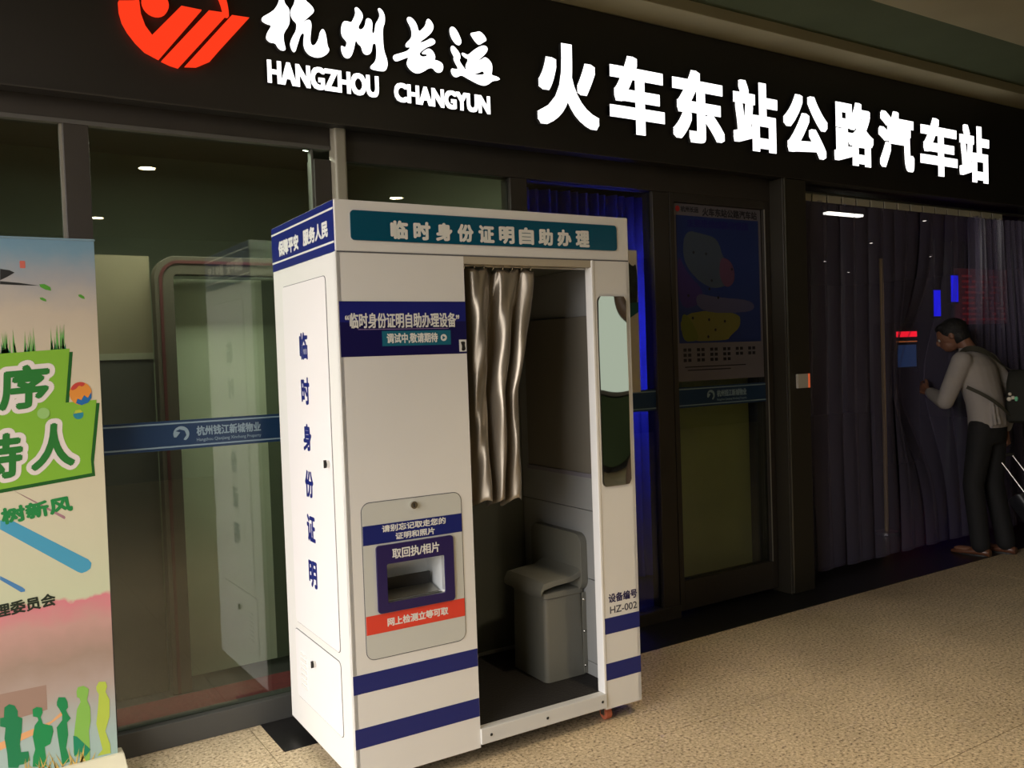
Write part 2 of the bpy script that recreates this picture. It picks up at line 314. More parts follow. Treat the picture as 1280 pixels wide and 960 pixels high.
build(MB().box(-40, -OPENX, -30, 25, -.2, -.02), 'ground', mat('outer_paving', (.16, .15, .13), .8, var=.2, vscale=1), kind='structure')

cl = thing('ceiling', (0, 0, 3.3), kind='structure', local=True); ORG[cl] = Vector((0, 0, 3.3))
build(MB().box(-OPENX, 16, -.31, -.06, 3.3, 3.5), 'cornice', M_CREAM, cl, bevel=.004)
build(MB().box(-OPENX, 16, -.87, -.31, 3.36, 3.5), 'cove_panel', M_COVE, cl)
build(MB().box(-OPENX, 16, -9, -.87, 3.3, 3.5), 'ceiling_panel', M_CREAM, cl)
build(MB().box(-OPENX, 16, -9.2, -9.0, -.1, 3.5), 'wall_front', M_WALLD, kind='structure')
build(MB().box(-OPENX - .1, -OPENX, -9.0, -3.8, -.1, 3.3), 'wall_light_block', M_WALLD, kind='structure')  # unseen wall added to narrow the sky opening and dim the booth front
build(MB().box(16, 16.2, -9.2, 0, -.1, 3.5), 'wall_right', M_WALLD, kind='structure')  # unseen dark wall added to keep bright sky out of the glass reflections
build(MB().box(-OPENX, -1.80, 0, .2, 0, 3.3), 'wall_left', M_FRAME, kind='structure')
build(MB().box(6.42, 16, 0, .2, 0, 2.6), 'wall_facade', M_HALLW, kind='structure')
build(MB().box(-OPENX, 16, -.02, .2, 2.6, 3.5), 'wall_lintel', M_FRAME, kind='structure')

# recessed downlights in the walkway ceiling
def downlight(x, y, first=[None]):
    if first[0] is None:
        t = thing('downlight', (0, 0, 0)); ORG[t] = Vector((0, 0, 0))
        build(MB().loft([[Vector((r * math.cos(2 * PI * k / 24), r * math.sin(2 * PI * k / 24), z)) for k in range(24)] for r, z in ((.075, 0), (.095, -.006), (.075, -.008), (.07, -.002))], False), 'trim_ring', M_ALU, t, smooth=True)
        build(MB().prism([circ(0, 0, .069)], FZ(-.006), .003), 'lens', glow('warm_lamp', (1, .80, .48), WARM), t)
        first[0] = t
    else: t = copytree(first[0]); [bpy.data.objects.remove(q) for q in list(t.children) if q.type == 'LIGHT']
    t.location = (x, y, 3.3)
    return t
DL = [(.41, -4.52, 'warm round ceiling downlight mirrored large in the left window pane'), (.38, -7.42, 'warm round ceiling downlight mirrored small beside the left mullion'),
      (3.05, -5.01, 'warm round ceiling downlight mirrored just above the booth roof'), (6.72, -6.7, 'warm round ceiling downlight mirrored in the blue window over the booth corner')]
NEAR = tag(downlight(1.15, -2.35), 'added unseen warm downlight brightening the walkway floor in front of the booth', 'ceiling light')  # added lamp, out of view: brightens the floor and the lower booth front
nl = bpy.data.lights.new('added_floor_beam', 'SPOT'); nl.energy = NEARP; nl.color = (1, .80, .52); nl.spot_size = math.radians(92); nl.spot_blend = .75; nl.shadow_soft_size = .07
nlo = bpy.data.objects.new('added_floor_beam', nl); link(nlo, NEAR); nlo.location = (0, 0, -.02)
for x, y, l in DL: tag(downlight(x, y), l, 'ceiling light', 'walkway downlights')
# lit advertising box and pillar across the walkway (seen in the booth's mirror)
t = thing('advertising_light_box', (7.2, -8.75, 0), 'pale lit advertising box across the walkway seen in the booth mirror', 'light box')
build(MB().box(5.9, 8.6, -8.99, -8.75, .12, .86), 'green_skirt', mat('green_skirt_paint', (.07, .11, .05), .5), t)
build(MB().box(5.9, 8.6, -8.99, -8.72, .9, 3.0), 'cabinet', M_ALU, t)
build(MB().box(5.97, 8.53, -8.72, -8.715, 1.0, 2.93), 'lit_face', glow('light_box_face', (.84, .95, .76), .50), t)
for q in (6.1, 8.2): build(MB().box(q, q + .2, -8.96, -8.8, 0, .9), 'support', M_FRAME, t)
t = build(MB().tube([(5.78, -6.2, 0), (5.78, -6.2, 3.3)], .24, 32), 'trim_2', mat('brown_pillar', (.16, .11, .075), .5), smooth=True, kind='structure')

# ------------------------------------------------------------------ shop-front framing and glazing
fr = thing('trim_3', (0, 0, 0), kind='structure')
for x0, x1, y0 in ((-1.80, -1.71, 0), (-.742, -.652, 0), (.243, .32, 0), (1.26, 1.36, 0), (2.20, 2.32, 0)):
    build(MB().box(x0, x1, y0, .09, 0, 2.469 if x1 < .3 else 2.419), 'mullion', M_FRAME, fr, bevel=.003)
build(MB().box(-.752, -.742, .01, .05, .1, 2.47), 'glazing_bead', M_ALU, fr)
build(MB().box(.234, .243, .012, .05, .1, 2.46), 'glazing_bead', mat('bead_grey', (.10, .10, .085), .5), fr)
build(MB().box(.322, .378, -.05, .03, 0, 2.6), 'downpipe', mat('pale_post', (.30, .27, .21), .45), fr, bevel=.012, seg=3, label='pale square post beside the left window')
build(MB().box(-1.80, .32, 0, .085, 2.47, 2.6), 'head_rail', M_FRAME, fr, bevel=.003)
build(MB().box(-1.80, .32, -.004, .03, 2.462, 2.478), 'head_bead', M_ALU if False else mat('bead_grey2', (.085, .08, .072), .45), fr)
build(MB().box(.38, 3.16, 0, .085, 2.42, 2.6), 'head_rail', M_FRAME, fr, bevel=.003)
build(MB().box(-1.80, .32, -.012, .085, 0, .10), 'bottom_rail', mat('grey_rail', (.06, .06, .055), .5), fr, bevel=.003)
build(MB().box(.32, 2.32, -.012, .085, 0, .07), 'bottom_rail', M_FRAME, fr, bevel=.003)
build(MB().box(3.155, 3.37, -.10, .14, 0.002, 2.548), 'door_post', mat('dark_post', (.034, .029, .02), .5, .2), fr, bevel=.004)
build(MB().box(3.17, 3.178, -.104, -.10, .01, 2.55), 'post_edge', M_STEEL, fr)
build(MB().box(6.30, 6.42, 0, .14, 0, 2.6), 'door_post', M_FRAME, fr, bevel=.004)

def band(parent, x0, x1, lx, tx0, tx1, y=.020):
    b = build(MB().box(x0, x1, y, y + .002, 1.193, 1.312), 'film_band', M_BAND, parent)
    build(MB().box(x0, x1, y - .001, y, 1.297, 1.303), 'band_line', M_BANDLINE, b)
    build(MB().box(x0, x1, y - .001, y, 1.203, 1.209), 'band_line', M_BANDLINE, b)
    if lx:
        ring = [(lx + .031 * math.cos(a), 1.256 + .031 * math.sin(a)) for a in [math.radians(q) for q in range(-60, 215, 11)]]
        ring += [(lx - .02, 1.243), (lx - .004, 1.262), (lx - .022, 1.268), (lx - .006, 1.275), (lx + .014, 1.268), (lx + .02, 1.25), (lx + .008, 1.232)]
        build(MB().prism([ring], FY(y), .001), 'emblem', M_BANDLINE, b)
        text('杭州钱江新城物业', FY(y), tx0, tx1, 1.243, 1.284, 'lettering', M_BANDLINE, b, bold=.0012)
        text('Hangzhou Qianjiang Xincheng Property', FY(y), tx0, tx1, 1.217, 1.234, 'lettering', M_BANDLINE, b)
def pane(name, x0, x1, z0, z1, y=.024):
    w = thing(name, ((x0 + x1) / 2, y, 0), kind='structure')
    build(MB().box(x0, x1, y, y + .008, z0, z1), 'pane', M_GLASS, w)
    return w
pane('window_1', -1.71, -.752, .10, 2.47)
w2 = pane('window_2', -.652, .236, .10, 2.465); band(w2, -.652, .236, -.36, -.30, -.035)
w3 = pane('window_3', .38, 1.26, .07, 2.42); band(w3, .38, 1.26, None, 0, 0)
w4 = pane('window_4', 1.36, 2.20, .07, 2.42); band(w4, 1.36, 2.20, None, 0, 0)
dr = thing('door_1', (2.76, 0, 0), kind='structure')
build(MB().box(2.325, 2.36, .0, .07, .03, 2.42).box(3.10, 3.15, .0, .07, .03, 2.42).box(2.36, 3.10, .0, .07, .03, .20).box(2.36, 3.10, .0, .07, 2.37, 2.42), 'door_frame', M_FRAME, dr, bevel=.002)
build(MB().box(3.100, 3.106, -.004, .0, .2, 2.37), 'edge_strip', M_ALU, dr)
build(MB().box(2.36, 3.10, .024, .032, .20, 2.37), 'pane', M_GLASS, dr)
band(dr, 2.36, 3.10, 2.63, 2.68, 2.93)

# route-map poster on the door
FP = FY(.020)
t = thing('route_map_poster', (2.74, .02, 1.35), 'dim blue route map poster on the glass door', 'poster')
build(MB().box(2.365, 3.09, .020, .0235, 1.345, 2.368), 'sheet', mat('poster_paper', (.12, .11, .13), .6), t)
build(MB().box(2.39, 3.07, .0192, .0198, 1.565, 2.30), 'sea', mat('poster_sea', (.009, .022, .12), .5), t)
def blob(pts, name, c, w=.0003):
    build(MB().prism([soften(pts, 2)], lambda u, v, q: Vector((u, .019 - w - q, v)), .0002), name, mat(name + '_ink', tuple(q * .42 for q in c), .6), t)
blob([(2.46, 2.22), (2.60, 2.20), (2.72, 2.18), (2.76, 2.06), (2.86, 2.0), (2.84, 1.93), (2.72, 1.88), (2.6, 1.9), (2.48, 1.98), (2.43, 2.08)], 'province_grey', (.10, .14, .22))
blob([(2.39, 2.1), (2.46, 1.97), (2.60, 1.87), (2.55, 1.78), (2.39, 1.76)], 'province_violet', (.08, .04, .28), .0005)
blob([(2.74, 2.08), (2.84, 2.04), (2.86, 1.93), (2.78, 1.88), (2.72, 1.96)], 'province_rose', (.20, .08, .18), .0006)
blob([(2.52, 1.86), (2.70, 1.83), (2.98, 1.82), (3.03, 1.77), (2.95, 1.74), (2.55, 1.74)], 'province_lilac', (.14, .14, .30), .0007)
blob([(2.40, 1.75), (2.88, 1.75), (2.90, 1.66), (2.80, 1.60), (2.78, 1.575), (2.41, 1.575)], 'province_ochre', (.30, .28, .06), .0004)
blob([(2.41, 1.74), (2.47, 1.72), (2.55, 1.60), (2.52, 1.575), (2.41, 1.575)], 'province_olive', (.22, .26, .03), .0008)
INK = mat('poster_ink', (.006, .006, .015), .5)
text('火车东站公路汽车站', FP, 2.60, 3.06, 2.305, 2.355, 'lettering', INK, t, bold=.002, n=4)
text('杭州长运', FP, 2.43, 2.57, 2.32, 2.355, 'lettering', INK, t, bold=.001, n=4)
build(MB().prism([circ(2.405, 2.337, .017)], FP, .0006), 'emblem', mat('poster_red', (.4, .02, .02), .5), t)
text('主要班线线路示意图', lambda u, v, w: Vector((u, .0188 - w, v)), 2.475, 2.98, 2.235, 2.285, 'lettering', mat('poster_navy', (.01, .01, .12), .5), t, bold=.003, n=4)
mb = MB()
for r, z in enumerate((1.525, 1.495, 1.465)):
    for c in range(6 if r < 2 else 4):
        for k in range(2): mb.box(2.42 + c * .107 + k * .036, 2.42 + c * .107 + k * .036 + .024, .0185, .0195, z - .008, z + .010)
mb.box(2.43, 2.93, .0185, .0195, 1.424, 1.430).box(2.45, 2.80, .0185, .0195, 1.405, 1.411)
build(mb, 'small_print', INK, t)
for k, (x, z) in enumerate(((2.52, 2.09), (2.62, 2.085), (2.83, 2.0), (2.66, 1.93), (2.64, 1.88), (2.47, 1.84), (2.71, 1.83), (2.5, 1.71), (2.63, 1.70), (2.76, 1.69), (2.68, 1.64), (2.62, 1.60))):
    build(MB().prism([circ(x, z, .009, 8)], lambda u, v, q: Vector((u, .0178 - q, v)), .0003), 'town_dot', INK, t)

# paper notice on the blue window, half hidden by the booth
t = thing('paper_notice', (1.95, .02, 1.3), 'cream paper notice with a dark plant picture half hidden behind the booth', 'poster')
build(MB().box(1.72, 2.085, .014, .0195, 1.303, 2.086), 'sheet', mat('notice_paper', (.52, .46, .34), .6), t)
blob2 = soften([(1.74, 2.0), (1.80, 2.03), (1.9, 1.96), (2.0, 2.05), (2.05, 1.99), (2.083, 2.02), (2.084, 1.80), (2.05, 1.74), (1.98, 1.70), (1.74, 1.72)], 2)
build(MB().prism([blob2], FY(.014), .0006), 'plant_picture', mat('plant_print', (.012, .018, .012), .6, var=.8, vscale=25), t)
build(MB().prism([[(1.74, 1.77), (2.084, 1.80), (2.084, 1.745), (1.98, 1.69), (1.74, 1.69)]], FY(.0133), .0006), 'teal_swoosh', mat('teal_print', (.01, .08, .075), .6), t)
build(MB().box(1.965, 2.005, .0133, .0140, 1.555, 1.595), 'black_square', M_BLACK, t)
build(MB().box(1.965, 2.0, .0133, .0140, 1.34, 1.43), 'green_block', mat('green_print', (.06, .09, .03), .6), t)

# card reader on the door post
t = thing('card_reader', (3.29, -.10, 1.26), 'small white card reader with orange side on the door post', 'card reader')
build(MB().box(3.235, 3.33, -.118, -.10, 1.268, 1.355), 'case', mat('reader_white', (.55, .52, .46), .4), t, bevel=.003)
build(MB().box(3.33, 3.349, -.117, -.10, 1.268, 1.355), 'orange_edge', mat('reader_orange', (.75, .15, .05), .4, emis=.35, ecol=(1, .18, .06)), t, bevel=.002)

# ------------------------------------------------------------------ illuminated fascia sign
sg = thing('station_sign', (2.2, -.10, 2.55), 'long black fascia sign with glowing white station name above the windows', 'sign')
build(MB().box(-OPENX, 9.0, -.10, -.025, 2.55, 3.295), 'sign_board', M_SIGN, sg, bevel=.004)
build(MB().box(-OPENX, 9.0, -.106, -.10, 2.55, 2.556), 'sign_edge', M_FRAME, sg)
FS = FY(-.105)
for s, (x0, x1, z0, z1) in zip('火车东站公路汽车站', ((1.352, 1.738, 2.667, 3.083), (1.812, 2.191, 2.678, 3.085), (2.252, 2.647, 2.678, 3.078), (2.721, 3.096, 2.678, 3.083), (3.149, 3.558, 2.682, 3.062),
                              (3.621, 4.02, 2.674, 3.079), (4.076, 4.466, 2.682, 3.072), (4.54, 4.985, 2.682, 3.081), (5.012, 5.398, 2.674, 3.083))):
    text(s, FS, x0, x1, z0, z1, 'character', M_SIGNWHITE, sg, depth=.02, bold=.0165, square=True)
text('HANGZHOU', FS, .014, .510, 2.682, 2.778, 'lettering', M_SIGNWHITE, sg, depth=.014, bold=.0045, square=True)
text('CHANGYUN', FS, .584, 1.084, 2.678, 2.764, 'lettering', M_SIGNWHITE, sg, depth=.014, bold=.0045, square=True)
for ls in ([HANG[0]], [HANG[1]], ZHOU, CHANG, [YUN[0]], [YUN[1]], [YUN[2], YUN[3]]):
    mb = MB(); mb.prism([soften(l, 2) for l in ls], FS, .02); two_tone(build(mb, 'brush_character', M_SIGNWHITE, sg))
mb = MB()
for l in (L1, L2, L3): mb.prism([l], FS, .024)
mb.prism([circ(-.4115, 2.925, .048)], FS, .024)
ring = []
for k in range(29):
    a = math.radians(-2 + 182 * k / 28); ring.append((-.339 + .204 * math.cos(a), 2.93 + .212 * math.sin(a)))
for k in range(29):
    a = math.radians(180 - 182 * k / 28); w = .074 - .056 * k / 28; ring.append((-.339 + (.204 - w) * math.cos(a), 2.93 + (.212 - w) * math.sin(a)))
mb.prism([ring], FS, .024)
build(mb, 'round_emblem', M_SIGNRED, sg, label='red round emblem with slanted bars')

# ------------------------------------------------------------------ the photo booth (its own axes: x along the front, y into the depth)
BW, BD, BT = 1.272, .732, 2.08
bo = thing('photo_booth', (-.0188, -.8684, 0), 'white self-service certificate photo booth with blue stripes and a grey curtain', 'photo booth', rz=-.0216)
B = lambda: MB()
build(B().box(0, .018, 0, BD, .06, 1.903), 'side_panel', M_WHITE, bo, bevel=.003)
build(B().box(BW - .018, BW, 0, BD, .06, 1.903), 'side_panel', M_WHITE, bo, bevel=.003)
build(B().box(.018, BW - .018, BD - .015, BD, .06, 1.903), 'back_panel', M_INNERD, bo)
# front left panel with the tray opening
hole = rrect(.138, .366, .672, .81, .006, 3)
build(B().prism([[(.0, .06), (.493, .06), (.493, 1.903), (.0, 1.903)], hole], FY(.018), .018), 'front_panel', M_WHITE, bo)
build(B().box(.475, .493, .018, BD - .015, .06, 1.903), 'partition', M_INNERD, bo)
build(B().box(1.083, BW, 0, .018, .06, 1.903), 'front_panel', M_WHITE, bo, bevel=.002)
jm = build(B().box(1.076, 1.088, -.003, .042, .127, 1.90), 'door_jamb', mat('white_jamb', (.85, .85, .84), .35), bo, bevel=.002)
build(B().box(1.088, 1.16, .018, .05, .127, 1.90), 'jamb_return', M_INNER, bo)
build(B().box(.018, BW - .018, .018, BD - .015, .075, .118), 'floor_tray', M_BLACK, bo)
build(B().box(.493, 1.16, .012, BD - .02, .118, .130), 'floor_mat', M_RUBBER, bo)
sl = build(B().box(.493, 1.083, -.008, .03, .072, .131), 'sill', mat('sill_grey', (.62, .62, .60), .35), bo, bevel=.002)
for x in (.535, .79, 1.06): build(B().ball((x, -.009, .102), .006, 8, 5, (1, .4, 1)), 'screw', M_BLACK, sl, smooth=True)
build(B().box(0, BW, 0, BD, 1.903, BT), 'header_box', M_WHITE, bo, bevel=.004)
build(B().box(0.004, BW - .004, -.001, .0, 1.899, 1.904), 'seam', M_SEAM, bo)
build(B().box(.493, 1.083, .0, .03, 1.872, 1.900), 'lintel', mat('beige_lintel', (.42, .37, .28), .5), bo)
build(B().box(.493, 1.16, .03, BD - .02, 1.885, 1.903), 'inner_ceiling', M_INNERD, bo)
tp = build(B().prism([rrect(.057, 1.210, 1.942, 2.045, .014)], FY(0), .004), 'title_plate', M_TEAL, bo, label='teal title plate with white lettering')
for i, ch in enumerate('临时身份证明自助办理'):
    cx = .238 + i * (1.036 - .238) / 9
    text(ch, FY(-.004), cx - .034, cx + .034, 1.951, 2.017, 'lettering', M_PRINT, tp, depth=.0008, bold=.0035, n=6)
# small navy notice
lb = build(B().box(.005, .494, -.0012, 0, 1.541, 1.732), 'navy_label', M_NAVYD, bo, label='navy notice label with a teal strip')
build(B().box(.006, .493, -.0016, -.0012, 1.66, 1.73), 'label_glow', mat('label_blue', (.012, .015, .17), .3), lb)
text('“临时身份证明自助办理设备”', FY(-.0018), .024, .466, 1.638, 1.692, 'lettering', M_PRINT, lb, bold=.0012)
build(B().box(.07, .42, -.0018, -.0014, 1.6335, 1.6355), 'rule_line', mat('rule_mauve', (.3, .2, .4), .4), lb)
build(B().box(.158, .428, -.0018, -.0012, 1.575, 1.628), 'teal_strip', mat('label_teal', (.01, .13, .20), .35), lb)
text('调试中,敬请期待', FY(-.002), .175, .375, 1.583, 1.620, 'lettering', M_PRINT, lb, bold=.001)
build(B().prism([circ(.399, 1.601, .0125)], FY(-.002), .0004), 'arrow_disc', M_PRINT, lb)
build(B().prism([[(.394, 1.594), (.394, 1.608), (.406, 1.601)]], FY(-.0025), .0004), 'arrow', mat('label_teal', 0), lb)
st = build(B().box(.462, .492, -.0019, -.0012, 1.548, 1.592), 'small_sticker', M_PRINT, lb)
build(B().prism([soften([(.466, 1.585), (.488, 1.585), (.484, 1.572), (.489, 1.556), (.48, 1.55), (.47, 1.552), (.474, 1.570)])], FY(-.0019), .0004), 'dark_figure', M_BLACK, st)
# stripes
for x0, x1, p in ((0.0, .493, 0), (1.083, BW, 0)):
    for z0, z1 in ((.371, .437), (.180, .2495)): build(B().box(x0 + .001, x1 - .001, -.001, .001, z0, z1), 'stripe', M_NAVY, bo)
# collection hatch
def outline(frame, x0, x1, z0, z1, r, w, d, name, m, par, depth=.001):
    return build(B().prism([rrect(x0, x1, z0, z1, r), rrect(x0 + w, x1 - w, z0 + w, z1 - w, max(r - w, .001))[::-1]], frame, depth), name, m, par)
ht = build(B().prism([rrect(.056, .444, .482, 1.030, .03), hole[::-1]], FY(0), .003), 'hatch_plate', mat('hatch_grey', (.56, .57, .53), .38), bo, label='pale grey rounded collection hatch')
outline(FY(0), .053, .447, .479, 1.033, .033, .0022, 0, 'hatch_seam', M_SEAM, ht, .0012)
build(B().box(.056, .444, -.0038, -.003, .884, .952), 'blue_strip', M_NAVY, ht)
text('请别忘记取走您的', FY(-.0038), .128, .378, .922, .947, 'lettering', M_PRINT, ht, bold=.0008)
text('证明和照片', FY(-.0038), .178, .332, .890, .915, 'lettering', M_PRINT, ht, bold=.0008)
build(B().prism([rrect(.056, .444, .570, .636, .001, 1)], FY(-.003), .0008), 'red_strip', M_RED, ht)
text('网上检测立等可取', FY(-.0038), .135, .375, .588, .618, 'lettering', M_PRINT, ht, bold=.001)
bz = build(B().prism([rrect(.101, .403, .639, .878, .012), hole[::-1]], FY(-.003), .008), 'tray_bezel', mat('bezel_indigo', (.018, .010, .085), .3), ht)
text('取回执/相片', FY(-.011), .160, .345, .825, .862, 'lettering', M_PRINT, bz, bold=.0009)
tr = B(); tr.keep = False
tr.box(.130, .138, .0, .15, .665, .818).box(.366, .374, .0, .15, .665, .818).box(.130, .374, .0, .15, .664, .672).box(.130, .374, .0, .15, .812, .820).box(.130, .374, .142, .15, .665, .818)
build(tr, 'tray_recess', mat('recess_white', (.70, .74, .76), .4), ht)
build(B().add([(.140, .02, .676), (.352, .02, .676), (.352, .14, .706), (.140, .14, .706), (.140, .02, .673), (.352, .02, .673), (.352, .14, .673), (.140, .14, .673)], [(0, 1, 2, 3), (4, 7, 6, 5), (0, 4, 5, 1), (1, 5, 6, 2), (2, 6, 7, 3), (3, 7, 4, 0)]), 'tray_flap', M_STEEL, ht)
build(B().box(.142, .350, .085, .095, .69, .735), 'dark_slot', M_BLACK, ht)
lk = build(B().tube([(.251, -.003, 1.006), (.251, -.014, 1.006)], .013, 20), 'lock', M_CHROME, ht, smooth=True)
build(B().box(.2495, .2525, -.0155, -.0135, .999, 1.013), 'keyway', M_BLACK, lk)
# device number
text('设备编号', FY(0), 1.112, 1.262, .497, .535, 'lettering', M_NAVYD, bo, bold=.0012)
text('HZ-002', FY(0), 1.118, 1.260, .452, .482, 'lettering', mat('grey_print', (.06, .06, .08), .5), bo, bold=.0006)
# dressing mirror: thin silvered sheet, slightly wavy
mb = B(); nx, nz = 12, 40; pts = []
o2 = rrect(1.100, 1.248, .977, 1.756, .022, 6)
def wav(u, v): return .0065 - .030 * (v - 1.40) * (u - 1.174) + .0016 * math.sin(v * 7 + 1.1) * math.sin((u - 1.1) * 20 + .4) + .0009 * math.sin(v * 15)
grid = [[Vector((1.102 + .144 * i / nx, -wav(1.102 + .144 * i / nx, .98 + .775 * j / nz), .98 + .775 * j / nz)) for i in range(nx + 1)] for j in range(nz + 1)]
for j in (0, nz):
    for i in (0, nx): grid[j][i].z += .008 * (1 if j == 0 else -1); grid[j][i].x += .006 * (1 if i == 0 else -1)
mb.v = [p for r in grid for p in r]; mb.f = [(j * (nx + 1) + i, j * (nx + 1) + i + 1, (j + 1) * (nx + 1) + i + 1, (j + 1) * (nx + 1) + i) for j in range(nz) for i in range(nx)]
mf = build(B().prism([o2], FY(0), .0015), 'mirror_backing', M_STEEL, bo)
build(mb, 'mirror', M_MIRROR, bo, smooth=True, label='narrow wavy dressing mirror')
# left side: door, lettering, blue header wrap, lower vent hatch
dp = build(B().prism([rrect(-.610, -.110, .490, 1.829, .02)], FX(0), .0028), 'side_door', M_DOORWHITE, bo, label='large plain side door')
outline(FX(0), -.6125, -.1075, .4875, 1.8315, .022, .0022, 0, 'door_seam', M_SEAM, dp, .0012)
for ch, zc in zip('临时身份证明', (1.590, 1.420, 1.244, 1.067, .898, .722)):
    text(ch, FX(-.0028), -.421, -.325, zc - .052, zc + .052, 'lettering', M_NAVY, dp, bold=.004, n=6)
lk = build(B().tube([(-.0028, .145, 1.163), (-.014, .145, 1.163)], .013, 20), 'lock', M_CHROME, dp, smooth=True)
build(B().box(-.022, -.012, .143, .147, 1.150, 1.178), 'latch', M_BLACK, lk)
vp = build(B().prism([rrect(-.630, -.112, .182, .455, .02)], FX(0), .0025), 'vent_hatch', M_DOORWHITE, bo, label='lower hatch with vent slots')
outline(FX(0), -.6325, -.1095, .1795, .4575, .022, .0022, 0, 'door_seam', M_SEAM, vp, .0012)
for k in range(7): build(B().prism([rrect(-.570, -.500, .236 + k * .021, .247 + k * .021, .005, 3)], FX(-.0025), .004), 'vent_louvre', M_WHITE, vp, bevel=.001)
lk = build(B().tube([(-.0025, .391, .372), (-.012, .391, .372)], .012, 20), 'lock', M_CHROME, vp, smooth=True)
build(B().box(-.020, -.010, .389, .393, .360, .386), 'latch', M_BLACK, lk)
wr = build(B().box(-.0015, .0015, .004, BD - .002, 1.903, BT - .003), 'blue_header_wrap', M_NAVY, bo, label='blue header band with white lines and lettering')
for z in (2.046, 1.932): build(B().box(-.002, -.0014, .004, BD - .002, z, z + .007), 'white_line', M_PRINT, wr)
text('保障平安', FX(-.0015), -.640, -.385, 1.954, 2.016, 'lettering', M_PRINT, wr, bold=.003)
text('服务人民', FX(-.0015), -.332, -.062, 1.958, 2.018, 'lettering', M_PRINT, wr, bold=.003)
# inside right wall in panels, photo backdrop, seat
for z0, z1 in ((.130, .187), (.190, .551), (.554, .849), (.852, 1.885)): build(B().box(1.16, 1.175, .018, BD - .02, z0, z1), 'liner_panel', M_INNER, bo, bevel=.001)
build(B().box(1.168, 1.176, .018, BD - .02, .13, 1.885), 'liner_backing', M_SEAM, bo)
bd = build(B().box(1.150, 1.16, .05, .64, 1.012, 1.685), 'backdrop', M_BACKDROP, bo, bevel=.003, label='grey photo backdrop panel')
build(B().box(1.146, 1.16, .045, .645, .995, 1.012), 'backdrop_rail', mat('rail_mauve', (.22, .21, .25), .5), bd)
build(B().box(.493, 1.16, BD - .03, BD - .02, .13, .145), 'skirting', M_INNER, bo)
sb = build(B().prism([rrect(-.60, -.205, .50, .748, .045)], lambda u, v, w: Vector((1.16 - w, -u, v)), .035), 'backrest', M_SEAT, bo, bevel=.008, seg=3)
# stool body: rounded box narrowing upwards, against the right wall
rings = []
for z, g in ((.131, 0.0), (.15, 0.0), (.34, .004), (.485, .008), (.490, .0), (.512, .0), (.516, .006)):
    rings.append([Vector((p[0], p[1], z)) for p in rrect(.945 + g, 1.158, .228 + g, .50, .022, 4)])
bx = build(B().loft(rings), 'stool_box', M_SEAT, bo, smooth=True)
for z in (.17, .32, .46): build(B().ball((1.146, .224, z), .007, 8, 5), 'bolt', M_CHROME, bx, smooth=True)
build(B().box(1.140, 1.160, .224, .230, .135, .49), 'mounting_flange', M_SEAT, bx, bevel=.001)
rings = []
for x, z, t_ in ((.918, .522, .030), (.935, .548, .040), (.99, .556, .034), (1.08, .562, .034), (1.13, .580, .045), (1.150, .62, .04)):
    pr = []
    for k in range(20):
        a = 2 * PI * k / 20; yy = math.cos(a); zz = math.sin(a)
        s_ = lambda q: math.copysign(abs(q) ** .35, q)
        pr.append(Vector((x, .36 + s_(yy) * .152, z + s_(zz) * t_ / 2)))
    rings.append(pr)
build(B().loft(rings), 'seat_cushion', M_SEAT, bo, smooth=True)
# casters and levelling feet
for x, y in ((.10, .08), (1.118, .05), (.10, BD - .08), (1.16, BD - .08)):
    cs = build(B().tube([(x - .013, y, .026), (x + .013, y, .026)], .026, 20), 'caster', M_ORANGE, bo, smooth=True)
    build(B().box(x - .018, x + .018, y - .006, y + .03, .048, .062).box(x - .018, x - .014, y - .012, y + .012, .02, .05).box(x + .014, x + .018, y - .012, y + .012, .02, .05), 'caster_fork', M_STEEL, cs)
# curtain rail, rings and satin curtain
rl = build(B().tube([(.493, .045, 1.872), (1.16, .045, 1.872)], .007, 12), 'curtain_rail', M_STEEL, bo, smooth=True)
for i in range(8): build(B().tube([Vector((.515 + i * .042, .045 + .012 * math.cos(a), 1.868 + .012 * math.sin(a))) for a in [2 * PI * k / 12 for k in range(13)]], .0018, 6), 'curtain_ring', M_CHROME, rl, smooth=True)
NU, NV = 150, 60
def cur(u, v):      # v=0 top, 1 bottom
    w = .325 - .10 * min(1, v * 1.9) ** 1.2 + .0 * v
    ph = 2 * PI * 2.75 * u + .9 * math.sin(2 * PI * u * .9 + 1.0 + v * 1.6) + 1.3 * math.sin(v * 2.6) * (u - .35)
    amp = .018 + .022 * min(1, v * 3) + .010 * math.sin(v * 5 + u * 6)
    s_ = math.sin(ph); s_ = math.copysign(abs(s_) ** .8, s_)
    y = .052 + amp * s_ + .007 * math.sin(13 * u + 5 * v) * min(1, v * 2 + .2) + .0035 * math.sin(31 * u - 14 * v) + .002 * math.sin(55 * u + 23 * v)
    x = .496 + w * (u + .035 * math.sin(ph * 1.0 + 1.4)) + .012 * v * math.sin(v * 3)
    z = 1.862 - (.895 + .02 * math.sin(ph)) * v - .012 * (1 - v) * (1 - abs(math.cos(ph * 1.0))) - .010 * u * v
    return Vector((x, y + .02 * v * (1 - u) * 0, z))
mb = B(); mb.v = [cur(i / NU, j / NV) for j in range(NV + 1) for i in range(NU + 1)]
mb.f = [(j * (NU + 1) + i, j * (NU + 1) + i + 1, (j + 1) * (NU + 1) + i + 1, (j + 1) * (NU + 1) + i) for j in range(NV) for i in range(NU)]
ct = build(mb, 'curtain', M_SATIN, bo, smooth=True, label='silver grey satin curtain drawn to the left')
so = ct.modifiers.new('thickness', 'SOLIDIFY'); so.thickness = .0015

